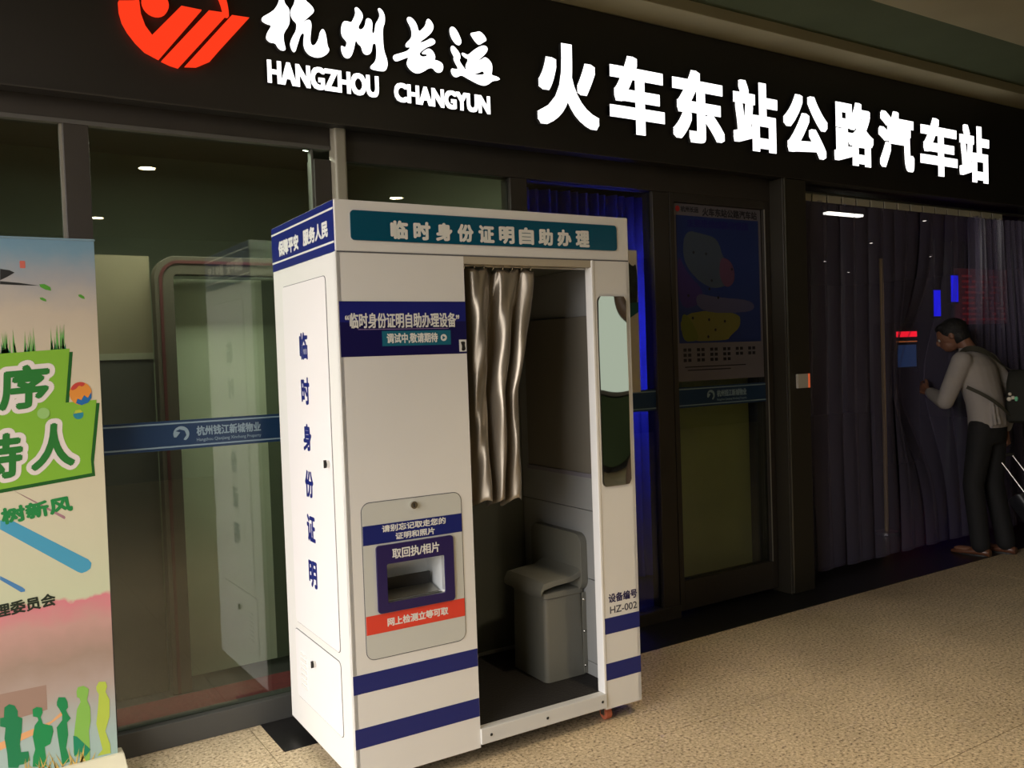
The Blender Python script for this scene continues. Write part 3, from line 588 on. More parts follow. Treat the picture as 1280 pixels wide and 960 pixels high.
# dark power mat strip on the floor is part of the black stone border (trim_1); small coin-bright drop beside it
t = build(MB().prism([circ(.056, -.27, .006, 10)], FZ(.002), .001), 'bottle_cap', M_PRINT, at=(.056, -.27, .002)); tag(t, 'tiny bright speck lying on the floor by the booth side', 'litter')

# ------------------------------------------------------------------ roll-up banner at the left
bn = thing('rollup_banner', (-1.07, -.18, 0), 'tall green and cream civic roll-up banner with walking silhouettes at the left edge', 'banner')
bm_ = bpy.data.materials.new('banner_print'); bm_.use_nodes = True; n = bm_.node_tree; b = n.nodes['Principled BSDF']; b.inputs['Roughness'].default_value = .45
g = n.nodes.new('ShaderNodeNewGeometry'); sp = n.nodes.new('ShaderNodeSeparateXYZ'); n.links.new(g.outputs['Position'], sp.inputs[0])
nz_ = n.nodes.new('ShaderNodeTexNoise'); nz_.inputs['Scale'].default_value = 14; nz_.inputs['Detail'].default_value = 6; n.links.new(g.outputs['Position'], nz_.inputs['Vector'])
ma = n.nodes.new('ShaderNodeMath'); ma.operation = 'MULTIPLY_ADD'; ma.inputs[1].default_value = .09; n.links.new(nz_.outputs['Fac'], ma.inputs[0]); n.links.new(sp.outputs['Z'], ma.inputs[2])
mr = n.nodes.new('ShaderNodeMapRange'); mr.inputs[1].default_value = 0; mr.inputs[2].default_value = 2.1; n.links.new(ma.outputs[0], mr.inputs[0])
rp = n.nodes.new('ShaderNodeValToRGB'); n.links.new(mr.outputs[0], rp.inputs[0])
stops = [(.0, (160, 200, 190)), (.12, (175, 195, 190)), (.20, (185, 165, 155)), (.25, (170, 145, 130)), (.31, (205, 160, 150)), (.348, (225, 135, 145)), (.354, (210, 215, 180)), (.50, (222, 215, 185)), (.70, (222, 208, 178)), (.85, (205, 190, 170)), (.91, (170, 170, 172)), (.96, (125, 160, 180)), (1.0, (110, 150, 175))]
el = rp.color_ramp.elements
el[0].position = 0; el[0].color = (*[q * .72 for q in srgb(*stops[0][1])], 1); el[1].position = 1; el[1].color = (*[q * .72 for q in srgb(*stops[-1][1])], 1)
for p, c in stops[1:-1]: e = el.new(p); e.color = (*[q * .72 for q in srgb(*c)], 1)
n.links.new(rp.outputs[0], b.inputs['Base Color'])
build(MB().add([(-1.470, -.150, .085), (-.676, -.150, .085), (-.672, -.150, 2.005), (-1.466, -.150, 2.005), (-1.470, -.1485, .085), (-.676, -.1485, .085), (-.672, -.1485, 2.005), (-1.466, -.1485, 2.005)],
               [(0, 1, 2, 3), (4, 7, 6, 5), (0, 4, 5, 1), (1, 5, 6, 2), (2, 6, 7, 3), (3, 7, 4, 0)]), 'banner_sheet', bm_, bn)
build(MB().box(-1.474, -.668, -.153, -.146, 2.000, 2.008), 'top_clamp', mat('clamp_blue', (.15, .24, .30), .5), bn, bevel=.003)
build(MB().tube([(-1.07, -.135, .06), (-1.07, -.135, 2.01)], .009, 10), 'support_pole', M_STEEL, bn, smooth=True)
bs = B(); ringf = [(-.40, .0), (-.40, .014), (-.165, .090), (-.10, .090), (-.10, 0)]
bs.loft([[Vector((x, y, z)) for y, z in ringf] for x in (-1.49, -.655)])
build(bs, 'banner_base', mat('cream_base', (.66, .60, .44), .4), bn, bevel=.004)
def F1(k): return lambda u, v, w: Vector((u, -.1502 - .0004 * k - w, v))
G = lambda nm, r, g_, b_: mat(nm, tuple(q * .72 for q in srgb(r, g_, b_)), .45)
gb2 = [(-1.47, 1.565)] + GB[:6] + [(-1.47, 1.075)]
build(MB().prism([[(x + .010, z - .012) for x, z in gb2[1:]] + [(-1.46, 1.06), (-1.46, 1.56)]], F1(0), .0003), 'dark_green_edge', G('box_edge_green', 20, 95, 30), bn)
build(MB().prism([gb2], F1(1), .0003), 'green_box', G('box_green', 135, 190, 55), bn)
PW = G('outline_cream', 240, 228, 222); PG = G('character_green', 40, 125, 50)
for s, x0, x1, z0, z1 in (('序', -1.005, -.845, 1.392, 1.548), ('人', -.915, -.770, 1.172, 1.335), ('待', -1.090, -.940, 1.150, 1.310)):
    text(s, F1(2), x0 - .016, x1 + .016, z0 - .016, z1 + .016, 'character_outline', PW, bn, depth=.0003, bold=.022, tilt=.06, lean=.12, n=28)
    text(s, F1(4), x0, x1, z0, z1, 'character', PG, bn, depth=.0003, bold=.006, tilt=.06, lean=.12, n=6)
text('树新风', F1(1), -1.010, -.782, .992, 1.052, 'lettering', G('slogan_green', 30, 140, 70), bn, depth=.0004, bold=.0035, tilt=.11)
text('理委员会', F1(1), -1.046, -.854, .668, .716, 'lettering', G('dark_lettering', 25, 40, 25), bn, depth=.0004, bold=.0018, tilt=.07)
for k, (c, l) in enumerate(zip(((75, 165, 200), (75, 135, 190), (175, 130, 140)), BAR)): build(MB().prism([l], F1(0), .0004), 'slanting_bar', G('bar_ink_%s' % 'abc'[k], *c), bn)
for l in KITE: build(MB().prism([l], F1(0), .0004), 'brush_stroke', M_BLACK, bn)
for x, z, rx, rz_, c in ((-.838, 1.830, .016, .010, (80, 160, 50)), (-.847, 1.786, .009, .006, (70, 130, 60)), (-.722, 1.797, .009, .007, (90, 150, 70))):
    build(MB().prism([[(x - rx * 1.2, z + rz_), (x - rx * .2, z + rz_ * 1.1), (x + rx, z), (x + rx * 1.1, z - rz_ * 1.3), (x, z - rz_ * .9), (x - rx, z)]], F1(0), .0004), 'printed_leaf', G('leaf_ink', 85, 160, 50), bn)
build(MB().prism([rrect(-.915, -.898, 1.896, 1.922, .003)], F1(0), .0004), 'red_seal', G('seal_ink', 215, 110, 95), bn)
mb1 = MB(); mb2 = MB()
for k in range(60):
    x = random.choice([random.uniform(-1.0, -.94), random.uniform(-.915, -.875), random.uniform(-.83, -.78)]); h_ = random.uniform(.03, .095); z0 = 1.592 + (x + .99) * .06
    (mb1 if k % 3 else mb2).prism([[(x - .003, z0), (x + .003, z0), (x + random.uniform(-.006, .006), z0 + (h_ if k % 3 else h_ * .5))]], F1(0), .0003)
tag(build(mb1, 'grass_tuft', G('grass_ink', 110, 180, 90), bn), kind='stuff'); tag(build(mb2, 'grass_shadow', G('grass_dark_ink', 20, 120, 90), bn), kind='stuff')
bl = build(MB().prism([circ(-.741, 1.443, .037, 28, rz=.042)], F1(2), .0004), 'balloon', G('balloon_orange', 235, 150, 60), bn)
build(MB().prism([soften([(-.775, 1.455), (-.765, 1.478), (-.741, 1.486), (-.722, 1.480), (-.735, 1.466), (-.745, 1.474), (-.757, 1.458)])], F1(3), .0004), 'balloon_red', G('balloon_red_ink', 205, 70, 60), bl)
build(MB().prism([[(-.758, 1.408), (-.752, 1.425), (-.740, 1.418), (-.730, 1.436), (-.718, 1.425), (-.705, 1.447), (-.706, 1.425), (-.718, 1.408), (-.740, 1.400)]], F1(3), .0004), 'balloon_blue', G('balloon_blue_ink', 35, 110, 175), bl)
b2_ = build(MB().prism([circ(-.752, 1.366, .017, 20, rz=.017)], F1(2), .0004), 'balloon', G('balloon_small', 45, 140, 160), bn)
build(MB().prism([[(-.768, 1.370), (-.736, 1.374), (-.745, 1.384), (-.760, 1.383)]], F1(3), .0004), 'balloon_top', G('balloon_lime', 190, 205, 60), b2_)
build(MB().prism([circ(-.865, 1.378, .020, 20)], F1(5), .0003), 'bubble', G('bubble_ink', 160, 205, 120), bn)
build(MB().prism([[(-1.1, .22), (-.89, .265), (-.845, .30), (-.85, .28), (-.93, .235), (-1.1, .19)]], F1(0), .0003), 'orange_streak', G('orange_ink', 235, 175, 120), bn)
build(MB().prism([[(-1.47, .40), (-.90, .40), (-.90, .31), (-1.47, .26)]], F1(0), .0001), 'pavilion', G('pavilion_ink', 165, 135, 120), bn)
for k, (l, c) in enumerate(((P1, (10, 130, 80)), (P2, (10, 145, 80)), (P3, (10, 140, 80)), (P4, (140, 195, 85)), (P4L, (10, 140, 100)), (P5, (190, 210, 80)))):
    build(MB().prism([l], F1(1 if k != 4 else 2), .0004), 'printed_walker', G('walker_ink_%s' % 'abcdef'[k], *c), bn)
mb1 = MB()
for k in range(36):
    x = random.uniform(-.99, -.76); z0 = .088 + .0 * x; h_ = random.uniform(.02, .075); dx = random.uniform(-.03, .03)
    mb1.prism([[(x - .003, z0), (x + .003, z0), (x + dx, z0 + h_)]], F1(3), .0003)
tag(build(mb1, 'orange_grass', G('orange_grass_ink', 225, 190, 100), bn), kind='stuff')

# ------------------------------------------------------------------ inside the hall
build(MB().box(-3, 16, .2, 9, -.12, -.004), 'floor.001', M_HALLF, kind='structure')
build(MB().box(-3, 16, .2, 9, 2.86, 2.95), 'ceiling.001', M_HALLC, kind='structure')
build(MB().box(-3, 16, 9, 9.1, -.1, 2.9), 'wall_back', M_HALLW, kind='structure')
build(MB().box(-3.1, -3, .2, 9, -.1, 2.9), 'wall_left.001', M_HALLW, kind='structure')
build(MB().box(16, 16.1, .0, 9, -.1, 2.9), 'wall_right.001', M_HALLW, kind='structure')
build(MB().box(-3, 1.28, 2.2, 2.3, 0, 2.86), 'wall_lobby', mat('olive_wall', (.17, .175, .12), .7, var=.06, vscale=2), kind='structure')
build(MB().box(1.28, 1.34, .09, 2.3, 0, 2.86), 'wall_partition', mat('olive_wall', 0), kind='structure')
build(MB().box(3.16, 3.22, .14, 9.0, 0, 2.86), 'wall_partition.001', M_HALLW, kind='structure')
t = build(MB().box(-2.9, 1.25, .12, .55, -.004, .004), 'red_carpet', mat('red_carpet_pile', (.20, .035, .04), .95, var=.2, vscale=40), at=(0, 1, 0)); tag(t, 'dull red carpet on the lobby floor behind the left windows', 'carpet')
# rounded portal frame with a pale panel behind the left window
pt = thing('rounded_portal', (.2, .62, 0), 'brown rounded portal frame with a red inner line behind the left window', 'portal')
def arch(x0, x1, z1, r): return [(x1, .0), (x1, z1 - r)] + [(x1 - r + r * math.cos(a), z1 - r + r * math.sin(a)) for a in [PI / 2 * k / 8 for k in range(1, 9)]] + [(x0 + r + r * math.cos(a), z1 - r + r * math.sin(a)) for a in [PI / 2 + PI / 2 * k / 8 for k in range(0, 9)]] + [(x0, 0)]
def arch_ring(x0, x1, z1, r, w): return arch(x0, x1, z1, r) + arch(x0 + w, x1 - w, z1 - w, max(r - w, .02))[::-1]
build(MB().prism([arch_ring(-.33, 1.10, 2.045, .10, .085)], FY(.66), .08), 'portal_frame', mat('portal_brown', (.085, .068, .05), .5), pt, bevel=.012, seg=3)
build(MB().prism([arch_ring(-.31, 1.08, 2.025, .09, .014)], FY(.58), .004), 'red_line', mat('portal_red', (.09, .022, .022), .5), pt)
build(MB().box(-.245, .20, .70, .72, .03, 1.95), 'pale_panel', mat('pale_green_panel', (.56, .59, .44), .5, var=.05, vscale=4), pt)
build(MB().box(.20, 1.02, .70, .72, .03, 1.95), 'dark_panel', mat('dark_green_panel', (.12, .14, .09), .5), pt)
wn_ = thing('lobby_reflection', (-1.0, .66, 0), 'beige over dark board standing in for a reflection left of the portal', 'cabinet')  # coloured board standing in for a reflection in the left window
build(MB().box(-2.3, -.335, .66, .95, 1.60, 2.05), 'beige_upper', mat('reflection_beige', (.19, .15, .095), .6, var=.1, vscale=3), wn_)
build(MB().box(-2.3, -.335, .66, .95, .0, 1.57), 'dark_lower', mat('reflection_dark', (.06, .055, .045), .5), wn_)
build(MB().box(-2.3, -.335, .655, .95, 1.57, 1.60), 'pale_line', mat('reflection_line', (.24, .22, .16), .6), wn_)
# two small ceiling spots in the lobby
def spot(x, y, z, label, e=9, col=(.86, 1.0, .72), power=9):
    t = thing('lobby_spotlight', (x, y, z), label, 'ceiling light', 'lobby ceiling spotlights')
    build(MB().tube([(x, y, z + .05), (x, y, z)], .04, 16), 'housing', M_STEEL, t, smooth=True)
    build(MB().prism([circ(x, y, .028, 16)], FZ(z - .003), .002), 'lens', glow('spot_lens', (.9, 1, .8), 20), t)
    l = bpy.data.lights.new('spotlight', 'SPOT'); l.energy = power; l.spot_size = 2.2; l.spot_blend = .8; l.color = col; l.shadow_soft_size = .03
    lo = bpy.data.objects.new('spotlight', l); link(lo, t); lo.location = (0, 0, -.02)
    return t
spot(.48, 1.33, 2.80, 'lobby ceiling spotlight at the top of the left pane, the left one of two', power=SPOTP)
spot(.72, 1.38, 2.80, 'lobby ceiling spotlight at the top of the left pane, the right one of two', power=SPOTP)
lp = bpy.data.lights.new('lobby_fill', 'AREA'); lp.energy = LOBBYP; lp.shape = 'RECTANGLE'; lp.size = 1.0; lp.size_y = .25; lp.color = (.93, 1, .78); lpo = bpy.data.objects.new('lobby_fill', lp); COL.objects.link(lpo); lpo.location = (-.15, .36, 2.62); lpo.rotation_euler = (.1, 0, 0)  # added fill light, kept out of view, brightens the portal and its panel
lpm = thing('lobby_fill_housing', (-.2, .38, 2.84), 'added housing of the unseen lobby fill light above the left window', 'ceiling light')
build(MB().box(-.7, .4, .20, .52, 2.63, 2.86), 'housing', M_HALLC, lpm)

# blue curtain lit by a blue tube behind the middle window
mb = MB(); NX = 160
prof = [(1.36 + 1.75 * i / NX, .78 + .025 * math.sin(i * .9) + .015 * math.sin(i * .37 + 1)) for i in range(NX + 1)]
mb.v = [Vector((x, y, z)) for z in (.02, 2.55) for x, y in prof]; mb.f = [(i, i + 1, NX + 2 + i, NX + 1 + i) for i in range(NX)]
t = build(mb, 'blue_curtain', mat('blue_cloth', (.20, .20, .45), .6), smooth=True, at=(2.2, .78, .02)); tag(t, 'long blue pleated curtain behind the middle window', 'curtain')
sm = t.modifiers.new('thickness', 'SOLIDIFY'); sm.thickness = .003
t = thing('blue_tube_lamp', (2.26, .16, 1.2), 'blue light tube standing behind the middle mullion', 'lamp')
build(MB().tube([(2.262, .13, 1.42), (2.262, .13, 2.12)], .012, 12), 'tube', glow('blue_tube', (.06, .07, .9), BLUEP), t, smooth=True)
build(MB().tube([(2.262, .13, .25), (2.262, .13, 1.36)], .012, 12), 'lower_tube', glow('dim_blue_tube', (.04, .07, 1), BLUEP * .10), t, smooth=True)
build(MB().box(2.235, 2.29, .092, .115, .2, 2.2), 'holder', M_FRAME, t)
build(MB().box(2.342, 2.35, .09, .185, 0, 2.42), 'tube_light_fin', M_FRAME, kind='structure')  # unseen fin added to keep the blue tube's light off the olive screen
# olive partition behind the door
t = build(MB().box(2.50, 3.14, .20, .23, .10, 2.45), 'olive_screen', mat('olive_board', (.46, .45, .20), .7, var=.08, vscale=3), at=(2.8, .2, .1)); tag(t, 'olive screen board standing behind the glass door', 'screen')

# ------------------------------------------------------------------ strip curtain at the entrance
sc = thing('strip_curtain', (4.8, .06, 0), 'clear plastic strip curtain across the dark entrance on the right', 'curtain')
build(MB().box(3.372, 6.3, .05, .075, 2.505, 2.525), 'hanging_rail', M_STEEL, sc)
CP = mat('clip_plate_steel', (.55, .52, .40), .5, .1)
p0 = None; s0 = None
for i in range(19):
    x = 3.53 + .152 * i
    if i < 16:
        if p0 is None:
            p0 = build(MB().box(4.8 - .068, 4.8 + .068, .06 - .004, .06 + .004, -.024, .024), 'clip_plate', CP, sc, bevel=.002); p0.location = Vector((x, .045, 2.485)) - ORG[sc]
        else: c = p0.copy(); link(c, sc); c.location = Vector((x, .045, 2.485)) - ORG[sc]
    mb = MB(); nx, nz = 8, 24; lean_ = 0 if i < 13 else (i - 12) * .05; tw = .25 if i < 13 else .9
    amp = random.uniform(.004, .010); ph = random.uniform(0, 6)
    for j in range(nz + 1):
        q = j / nz
        for k in range(nx + 1):
            u = k / nx - .5; w_ = .165 if i < 13 else .165 * (1 - .45 * q)
            yy = (.048 if i % 2 else .060) + amp * math.sin(q * 5 + ph) + .014 * u * u * 4 + (0 if i < 13 else .03 * math.sin(u * 14 + i))
            zz = 2.47 - 2.43 * q; yy += .30 * math.exp(-((zz - 1.25) / .55) ** 2) * math.exp(-((x + u * w_ - 4.93) / .28) ** 2)   # pushed in by the person
            mb.v.append(Vector((x + u * w_ + lean_ * q ** 1.4, yy, 2.47 - 2.43 * q)))
    mb.f = [(j * (nx + 1) + k, j * (nx + 1) + k + 1, (j + 1) * (nx + 1) + k + 1, (j + 1) * (nx + 1) + k) for j in range(nz) for k in range(nx)]
    s = build(mb, 'plastic_strip', M_PVC, sc, smooth=True)

# ------------------------------------------------------------------ lights and displays deep in the hall
t = thing('brass_pole', (5.13, .6, 0), 'thin brass coloured pole standing behind the strip curtain', 'pole')
build(MB().tube([(5.13, .6, .0), (5.13, .6, 2.2)], .016, 12), 'pole', mat('old_brass', (.80, .58, .22), .5, .2), t, smooth=True)
build(MB().tube([(5.13, .6, .0), (5.13, .6, .02)], .09, 20), 'base', M_STEEL, t, smooth=True)
t = thing('shop_display', (9.1, 3.0, 0), 'far counter display with a red lit header and blue screen seen through the strips', 'display')
build(MB().box(8.86, 9.36, 3.0, 3.3, 0, 1.78), 'cabinet', M_BLACK, t)
build(MB().box(8.90, 9.32, 2.99, 3.0, 1.60, 1.67), 'red_header', glow('red_led', (1, .01, .03), 1.3), t)
build(MB().box(8.90, 9.32, 2.99, 3.0, 1.535, 1.548), 'orange_line', glow('orange_led', (1, .25, .06), .35), t)
build(MB().box(8.92, 9.30, 2.99, 3.0, 1.22, 1.50), 'blue_screen', glow('blue_screen_glow', (.10, .24, .65), .10), t)
for x0, x1, z0, z1, l in ((9.72, 9.86, 1.86, 2.20, 'far blue lit sign panel, the lower left of two behind the strips'), (10.12, 10.27, 2.05, 2.40, 'far blue lit sign panel, the upper right of two behind the strips')):
    t = thing('blue_sign_panel', ((x0 + x1) / 2, 3.0, z0), l, 'sign')
    build(MB().box(x0 - .02, x1 + .02, 3.0, 3.05, z0 - .02, z1 + .02), 'frame', M_BLACK, t)
    build(MB().box(x0, x1, 2.99, 3.0, z0, z1), 'lit_face', glow('blue_led', (.01, .01, 1), .9), t)
    build(MB().tube([((x0 + x1) / 2, 3.03, z1), ((x0 + x1) / 2, 3.03, 2.86)], .01, 8), 'hanger', M_STEEL, t)
t = thing('departure_board', (10.85, 3.0, 1.8), 'dim red departure board hanging far inside the hall above the person', 'board')
build(MB().box(10.32, 11.5, 3.0, 3.08, 1.75, 2.5), 'case', mat('board_maroon', (.10, .02, .025), .6, emis=.06, ecol=(.35, .05, .07)), t)
for r in range(9):
    mb = MB()
    for k in range(18):
        if random.random() < .8: mb.box(10.38 + k * .06, 10.38 + k * .06 + .04, 2.992, 3.0, 1.80 + r * .073, 1.80 + r * .073 + .03)
    tag(build(mb, 'led_row', glow('dim_red_led', (.8, .05, .06), .09), t), kind='stuff')
build(MB().tube([(10.5, 3.04, 2.5), (10.5, 3.04, 2.86)], .012, 8).tube([(11.3, 3.04, 2.5), (11.3, 3.04, 2.86)], .012, 8), 'hanger', M_STEEL, t)
t = thing('hall_tube_light', (5.9, 1.5, 2.7), 'bright white ceiling tube light just inside the entrance', 'ceiling light')
build(MB().box(5.62, 6.16, 1.46, 1.54, 2.74, 2.80), 'housing', M_HALLC, t)
build(MB().box(5.64, 6.14, 1.47, 1.53, 2.72, 2.74), 'diffuser', glow('hall_tube', (1, .98, .82), 3.0), t)
build(MB().tube([(5.9, 1.5, 2.8), (5.9, 1.5, 2.86)], .01, 8), 'stem', M_STEEL, t)
sp_ = thing('hall_spotlight', (0, 0, 0))
build(MB().tube([(0, 0, .025), (0, 0, 0)], .035, 12), 'housing', M_HALLC, sp_)
build(MB().prism([circ(0, 0, .018, 10)], FZ(-.003), .002), 'lens', glow('hall_spot', (1, .93, .8), 2.2), sp_)
HS = [(10.4, 5.2), (12.6, 6.4), (9.0, 3.4), (7.8, 1.9), (11.6, 4.2)]
HSL = ['tiny %s, deep in the dark hall' % q for q in ('ceiling spotlight nearest the door post', 'ceiling spotlight, second from the door post', 'ceiling spotlight, third from the door post', 'ceiling spotlight, highest and largest of the row', 'ceiling spotlight, farthest right of the row')]
for i, (x, y) in enumerate(HS):
    o = sp_ if i == 0 else copytree(sp_); o.location = (x, y, 2.835)
    tag(o, HSL[i], 'ceiling light', 'hall ceiling spotlights')
# bench rows faint in the hall
def bench(x, y):
    t = thing('waiting_bench', (x, y, 0)); 
    build(MB().box(x - .9, x + .9, y - .22, y + .22, .42, .46), 'seat', M_FRAME, t, bevel=.01)
    build(MB().box(x - .9, x + .9, y + .22, y + .25, .50, .86), 'backrest', M_FRAME, t, bevel=.01)
    for s in (-.7, .7): build(MB().box(x + s - .03, x + s + .03, y - .2, y + .24, 0, .42), 'leg', M_BLACK, t)
    return t
tag(bench(6.6, 4.0), 'dim steel waiting bench in the hall, the nearer one', 'bench', 'waiting benches'); tag(bench(9.2, 6.0), 'dim steel waiting bench in the hall, the farther one', 'bench', 'waiting benches')

# ------------------------------------------------------------------ the traveller
PX, PY = 5.05, -.27
pe = thing('person', (PX, PY, 0), 'person in pale grey shirt and black trousers leaning into the strip curtain', 'person', rz=.15)
SKIN = mat('skin', (.22, .10, .06), .5); SHIRT = mat('pale_shirt', (.34, .31, .29), .8, bump=.25, bscale=22); TROU = mat('black_trousers', (.008, .008, .009), .8, bump=.2, bscale=20)
HAIR = mat('black_hair', (.008, .007, .007), .6, bump=.6, bscale=120); SHOE = mat('brown_leather', (.14, .055, .03), .35)
def ell(c, rx, ry, n=20, tx=0.0): return [Vector((c[0] + rx * math.cos(2 * PI * k / n), c[1] + ry * math.sin(2 * PI * k / n), c[2] + tx * math.sin(2 * PI * k / n))) for k in range(n)]
def solid(mb, name, m, voxel, parent, sm=8):
    o = build(mb, name, m, parent, smooth=True)
    r = o.modifiers.new('skin_union', 'REMESH'); r.mode = 'VOXEL'; r.voxel_size = voxel; r.use_smooth_shade = True
    s = o.modifiers.new('smooth', 'SMOOTH'); s.iterations = sm; s.factor = .5
    return o
def limb(mb, pts, rs):
    P = [Vector(p) for p in pts]; out = []; R = []
    for i in range(len(P) - 1):
        for k in range(6):
            q = k / 6; out.append(P[i].lerp(P[i + 1], q)); R.append(rs[i] + (rs[i + 1] - rs[i]) * q)
    out.append(P[-1]); R.append(rs[-1])
    mb.tube(out, R, 16)
    for p, r in zip(P, rs): mb.ball(p, r * .98, 14, 9)
hipL, kneeL, ankL = (-.09, .0, .92), (-.105, .06, .50), (-.10, .03, .09)
hipR, kneeR, ankR = (.09, -.01, .92), (.09, .0, .50), (.09, -.07, .09)
shL, elL, wrL = (-.185, .09, 1.385), (-.235, .19, 1.10), (-.04, .39, 1.16)
shR, elR, wrR = (.185, .06, 1.375), (.235, -.10, 1.12), (.19, -.045, .86)
HM = Matrix.Translation((0, .14, 1.47)) @ Matrix.Rotation(-.42, 4, 'X') @ Matrix.Rotation(.25, 4, 'Z')
def hd(x, y, z): return HM @ Vector((x, y, z))
def hball(mb, c, r, sq, n=20, m=14):
    t_ = MB().ball(c, r, n, m, sq); mb.add([HM @ v for v in t_.v], t_.f)
def hand(mb, w, d, pn, closed):
    """palm and five fingers from wrist w along d, palm normal pn"""
    w = Vector(w); d = Vector(d).normalized(); pn = Vector(pn).normalized(); s_ = d.cross(pn).normalized()
    for k in range(4):
        a = w + s_ * (-.030 + .020 * k) * .6; b_ = w + d * .085 + s_ * (-.033 + .022 * k)
        mb.tube([a, b_], [.014, .012], 10); mb.ball(b_, .012, 10, 6)
        L = (.062, .074, .070, .055)[k]; c = 1.15 if closed else .35; p = b_; ang = 0
        for q in (.42, .32, .26):
            ang += c; dd = d * math.cos(ang) + pn * math.sin(ang); p2 = p + dd * L * q * 1.25
            mb.tube([p, p2], [.0095, .0085], 10); mb.ball(p2, .0086, 10, 6); p = p2
    p = w + s_ * -.022 + d * .02
    for q, a in ((.040, .7), (.032, .4), (.026, .1)):
        dd = (d * math.cos(a) - s_ * math.sin(a) + pn * (.35 if not closed else .8)).normalized(); p2 = p + dd * q
        mb.tube([p, p2], [.013, .0105], 10); mb.ball(p2, .0105, 10, 6); p = p2
mb = MB()
mb.loft([ell((0, -.01, .86), .13, .10), ell((0, 0, .95), .15, .105), ell((0, .01, 1.06), .13, .09), ell((0, .05, 1.22), .15, .10), ell((0, .08, 1.34), .16, .10), ell((0, .095, 1.42), .12, .075), ell((0, .105, 1.46), .06, .055)])
limb(mb, [hipL, kneeL, ankL], [.078, .050, .036]); limb(mb, [hipR, kneeR, ankR], [.078, .050, .036])
limb(mb, [shL, elL, wrL], [.048, .036, .026]); limb(mb, [shR, elR, wrR], [.048, .036, .026])
mb.tube([(0, .095, 1.42), (0, .14, 1.50), (0, .17, 1.55)], [.058, .052, .050], 16)
hball(mb, (0, .045, .135), .095, (.80, 1.0, 1.02)); hball(mb, (0, .075, .075), .062, (.85, 1.0, 1.0)); hball(mb, (0, .105, .045), .030, (1, .8, .7))
hball(mb, (0, .145, .105), .016, (.8, 1.1, 1.5)); hball(mb, (0, .132, .070), .018, (1.2, .6, .5)); hball(mb, (0, .120, .135), .045, (1.1, .5, .35))
for s_ in (-1, 1): hball(mb, (s_ * .078, .035, .115), .020, (.4, .9, 1.5))
hand(mb, wrL, (.55, .8, .25), (.8, -.5, 0), False); hand(mb, wrR, (-.25, -.1, -1), (-.9, .2, -.1), True)
for f_, a in ((-.10, .03), (.09, -.07)):
    mb.loft([ell((f_, a - .02, .03), .032, .045), ell((f_, a + .0, .06), .033, .05), ell((f_, a, .09), .034, .038)])
    mb.ball((f_, a + .10, .035), .038, 14, 8, (1, 2.0, .6))
solid(mb, 'body', SKIN, .0055, pe, 3)
for s_ in (-1, 1):
    e_ = MB(); hball(e_, (s_ * .030, .124, .118), .0125, (1, 1, 1), 12, 8); e = build(e_, 'eye', mat('eye_white', (.5, .5, .48), .2), pe, smooth=True)
    e2 = MB(); hball(e2, (s_ * .030, .1325, .118), .006, (1, .8, 1), 10, 6); build(e2, 'iris', M_BLACK, e, smooth=True)
mb = MB(); hball(mb, (0, .022, .152), .104, (.85, .98, .90)); hball(mb, (0, -.005, .105), .082, (.92, .85, 1.0)); hball(mb, (0, .07, .20), .06, (1.1, 1.0, .55))
for k in range(26):
    a = 2 * PI * k / 26; hball(mb, (.072 * math.cos(a) * .9, .02 + .082 * math.sin(a), .165 + .008 * math.sin(3 * a)), .022, (1, 1, 1), 8, 6)
solid(mb, 'hair', HAIR, .007, pe, 2)
mb = MB()
mb.loft([ell((0, -.005, .91), .170, .122), ell((0, -.005, .98), .166, .122), ell((0, .01, 1.08), .160, .122), ell((0, .045, 1.22), .180, .130), ell((0, .07, 1.34), .190, .128), ell((0, .085, 1.405), .165, .100), ell((0, .105, 1.45), .085, .075)])
limb(mb, [shL, elL, Vector(elL).lerp(Vector(wrL), .85)], [.070, .060, .042]); limb(mb, [shR, elR, Vector(elR).lerp(Vector(wrR), .88)], [.068, .056, .040])
mb.loft([ell((0, .105, 1.43), .075, .068), ell((0, .125, 1.475), .066, .062)])
for k in range(7): mb.tube([(-.15 + .045 * k, -.11 - .012 * (k % 2), .93), (-.12 + .04 * k, -.085, 1.12)], [.016, .006], 8)
solid(mb, 'shirt', SHIRT, .010, pe, 5)
mb = MB()
mb.loft([ell((0, .0, .80), .150, .108), ell((0, .0, .88), .165, .116), ell((0, 0, .95), .155, .112)])
limb(mb, [hipL, kneeL, (ankL[0], ankL[1] - .01, .075)], [.090, .070, .064]); limb(mb, [hipR, kneeR, (ankR[0], ankR[1] - .01, .075)], [.090, .070, .064])
solid(mb, 'trousers', TROU, .011, pe, 5)
for f_, a in ((-.10, .03), (.09, -.07)):
    rings = []
    for y, w_, h_ in ((-.075, .026, .05), (-.06, .036, .06), (0, .038, .066), (.06, .042, .05), (.12, .046, .042), (.165, .038, .034), (.188, .018, .022)):
        rings.append([Vector((f_ + w_ * math.cos(b_), a + y, max(.003, h_ * .5 + h_ * .5 * math.sin(b_)))) for b_ in [2 * PI * k / 18 for k in range(18)]])
    sh = build(MB().loft(rings), 'shoe', SHOE, pe, smooth=True)
    build(MB().prism([[(f_ + .040 * math.cos(b_), a + .055 + .130 * math.sin(b_)) for b_ in [2 * PI * k / 20 for k in range(20)]]], FZ(0), .012), 'sole', M_BLACK, sh)

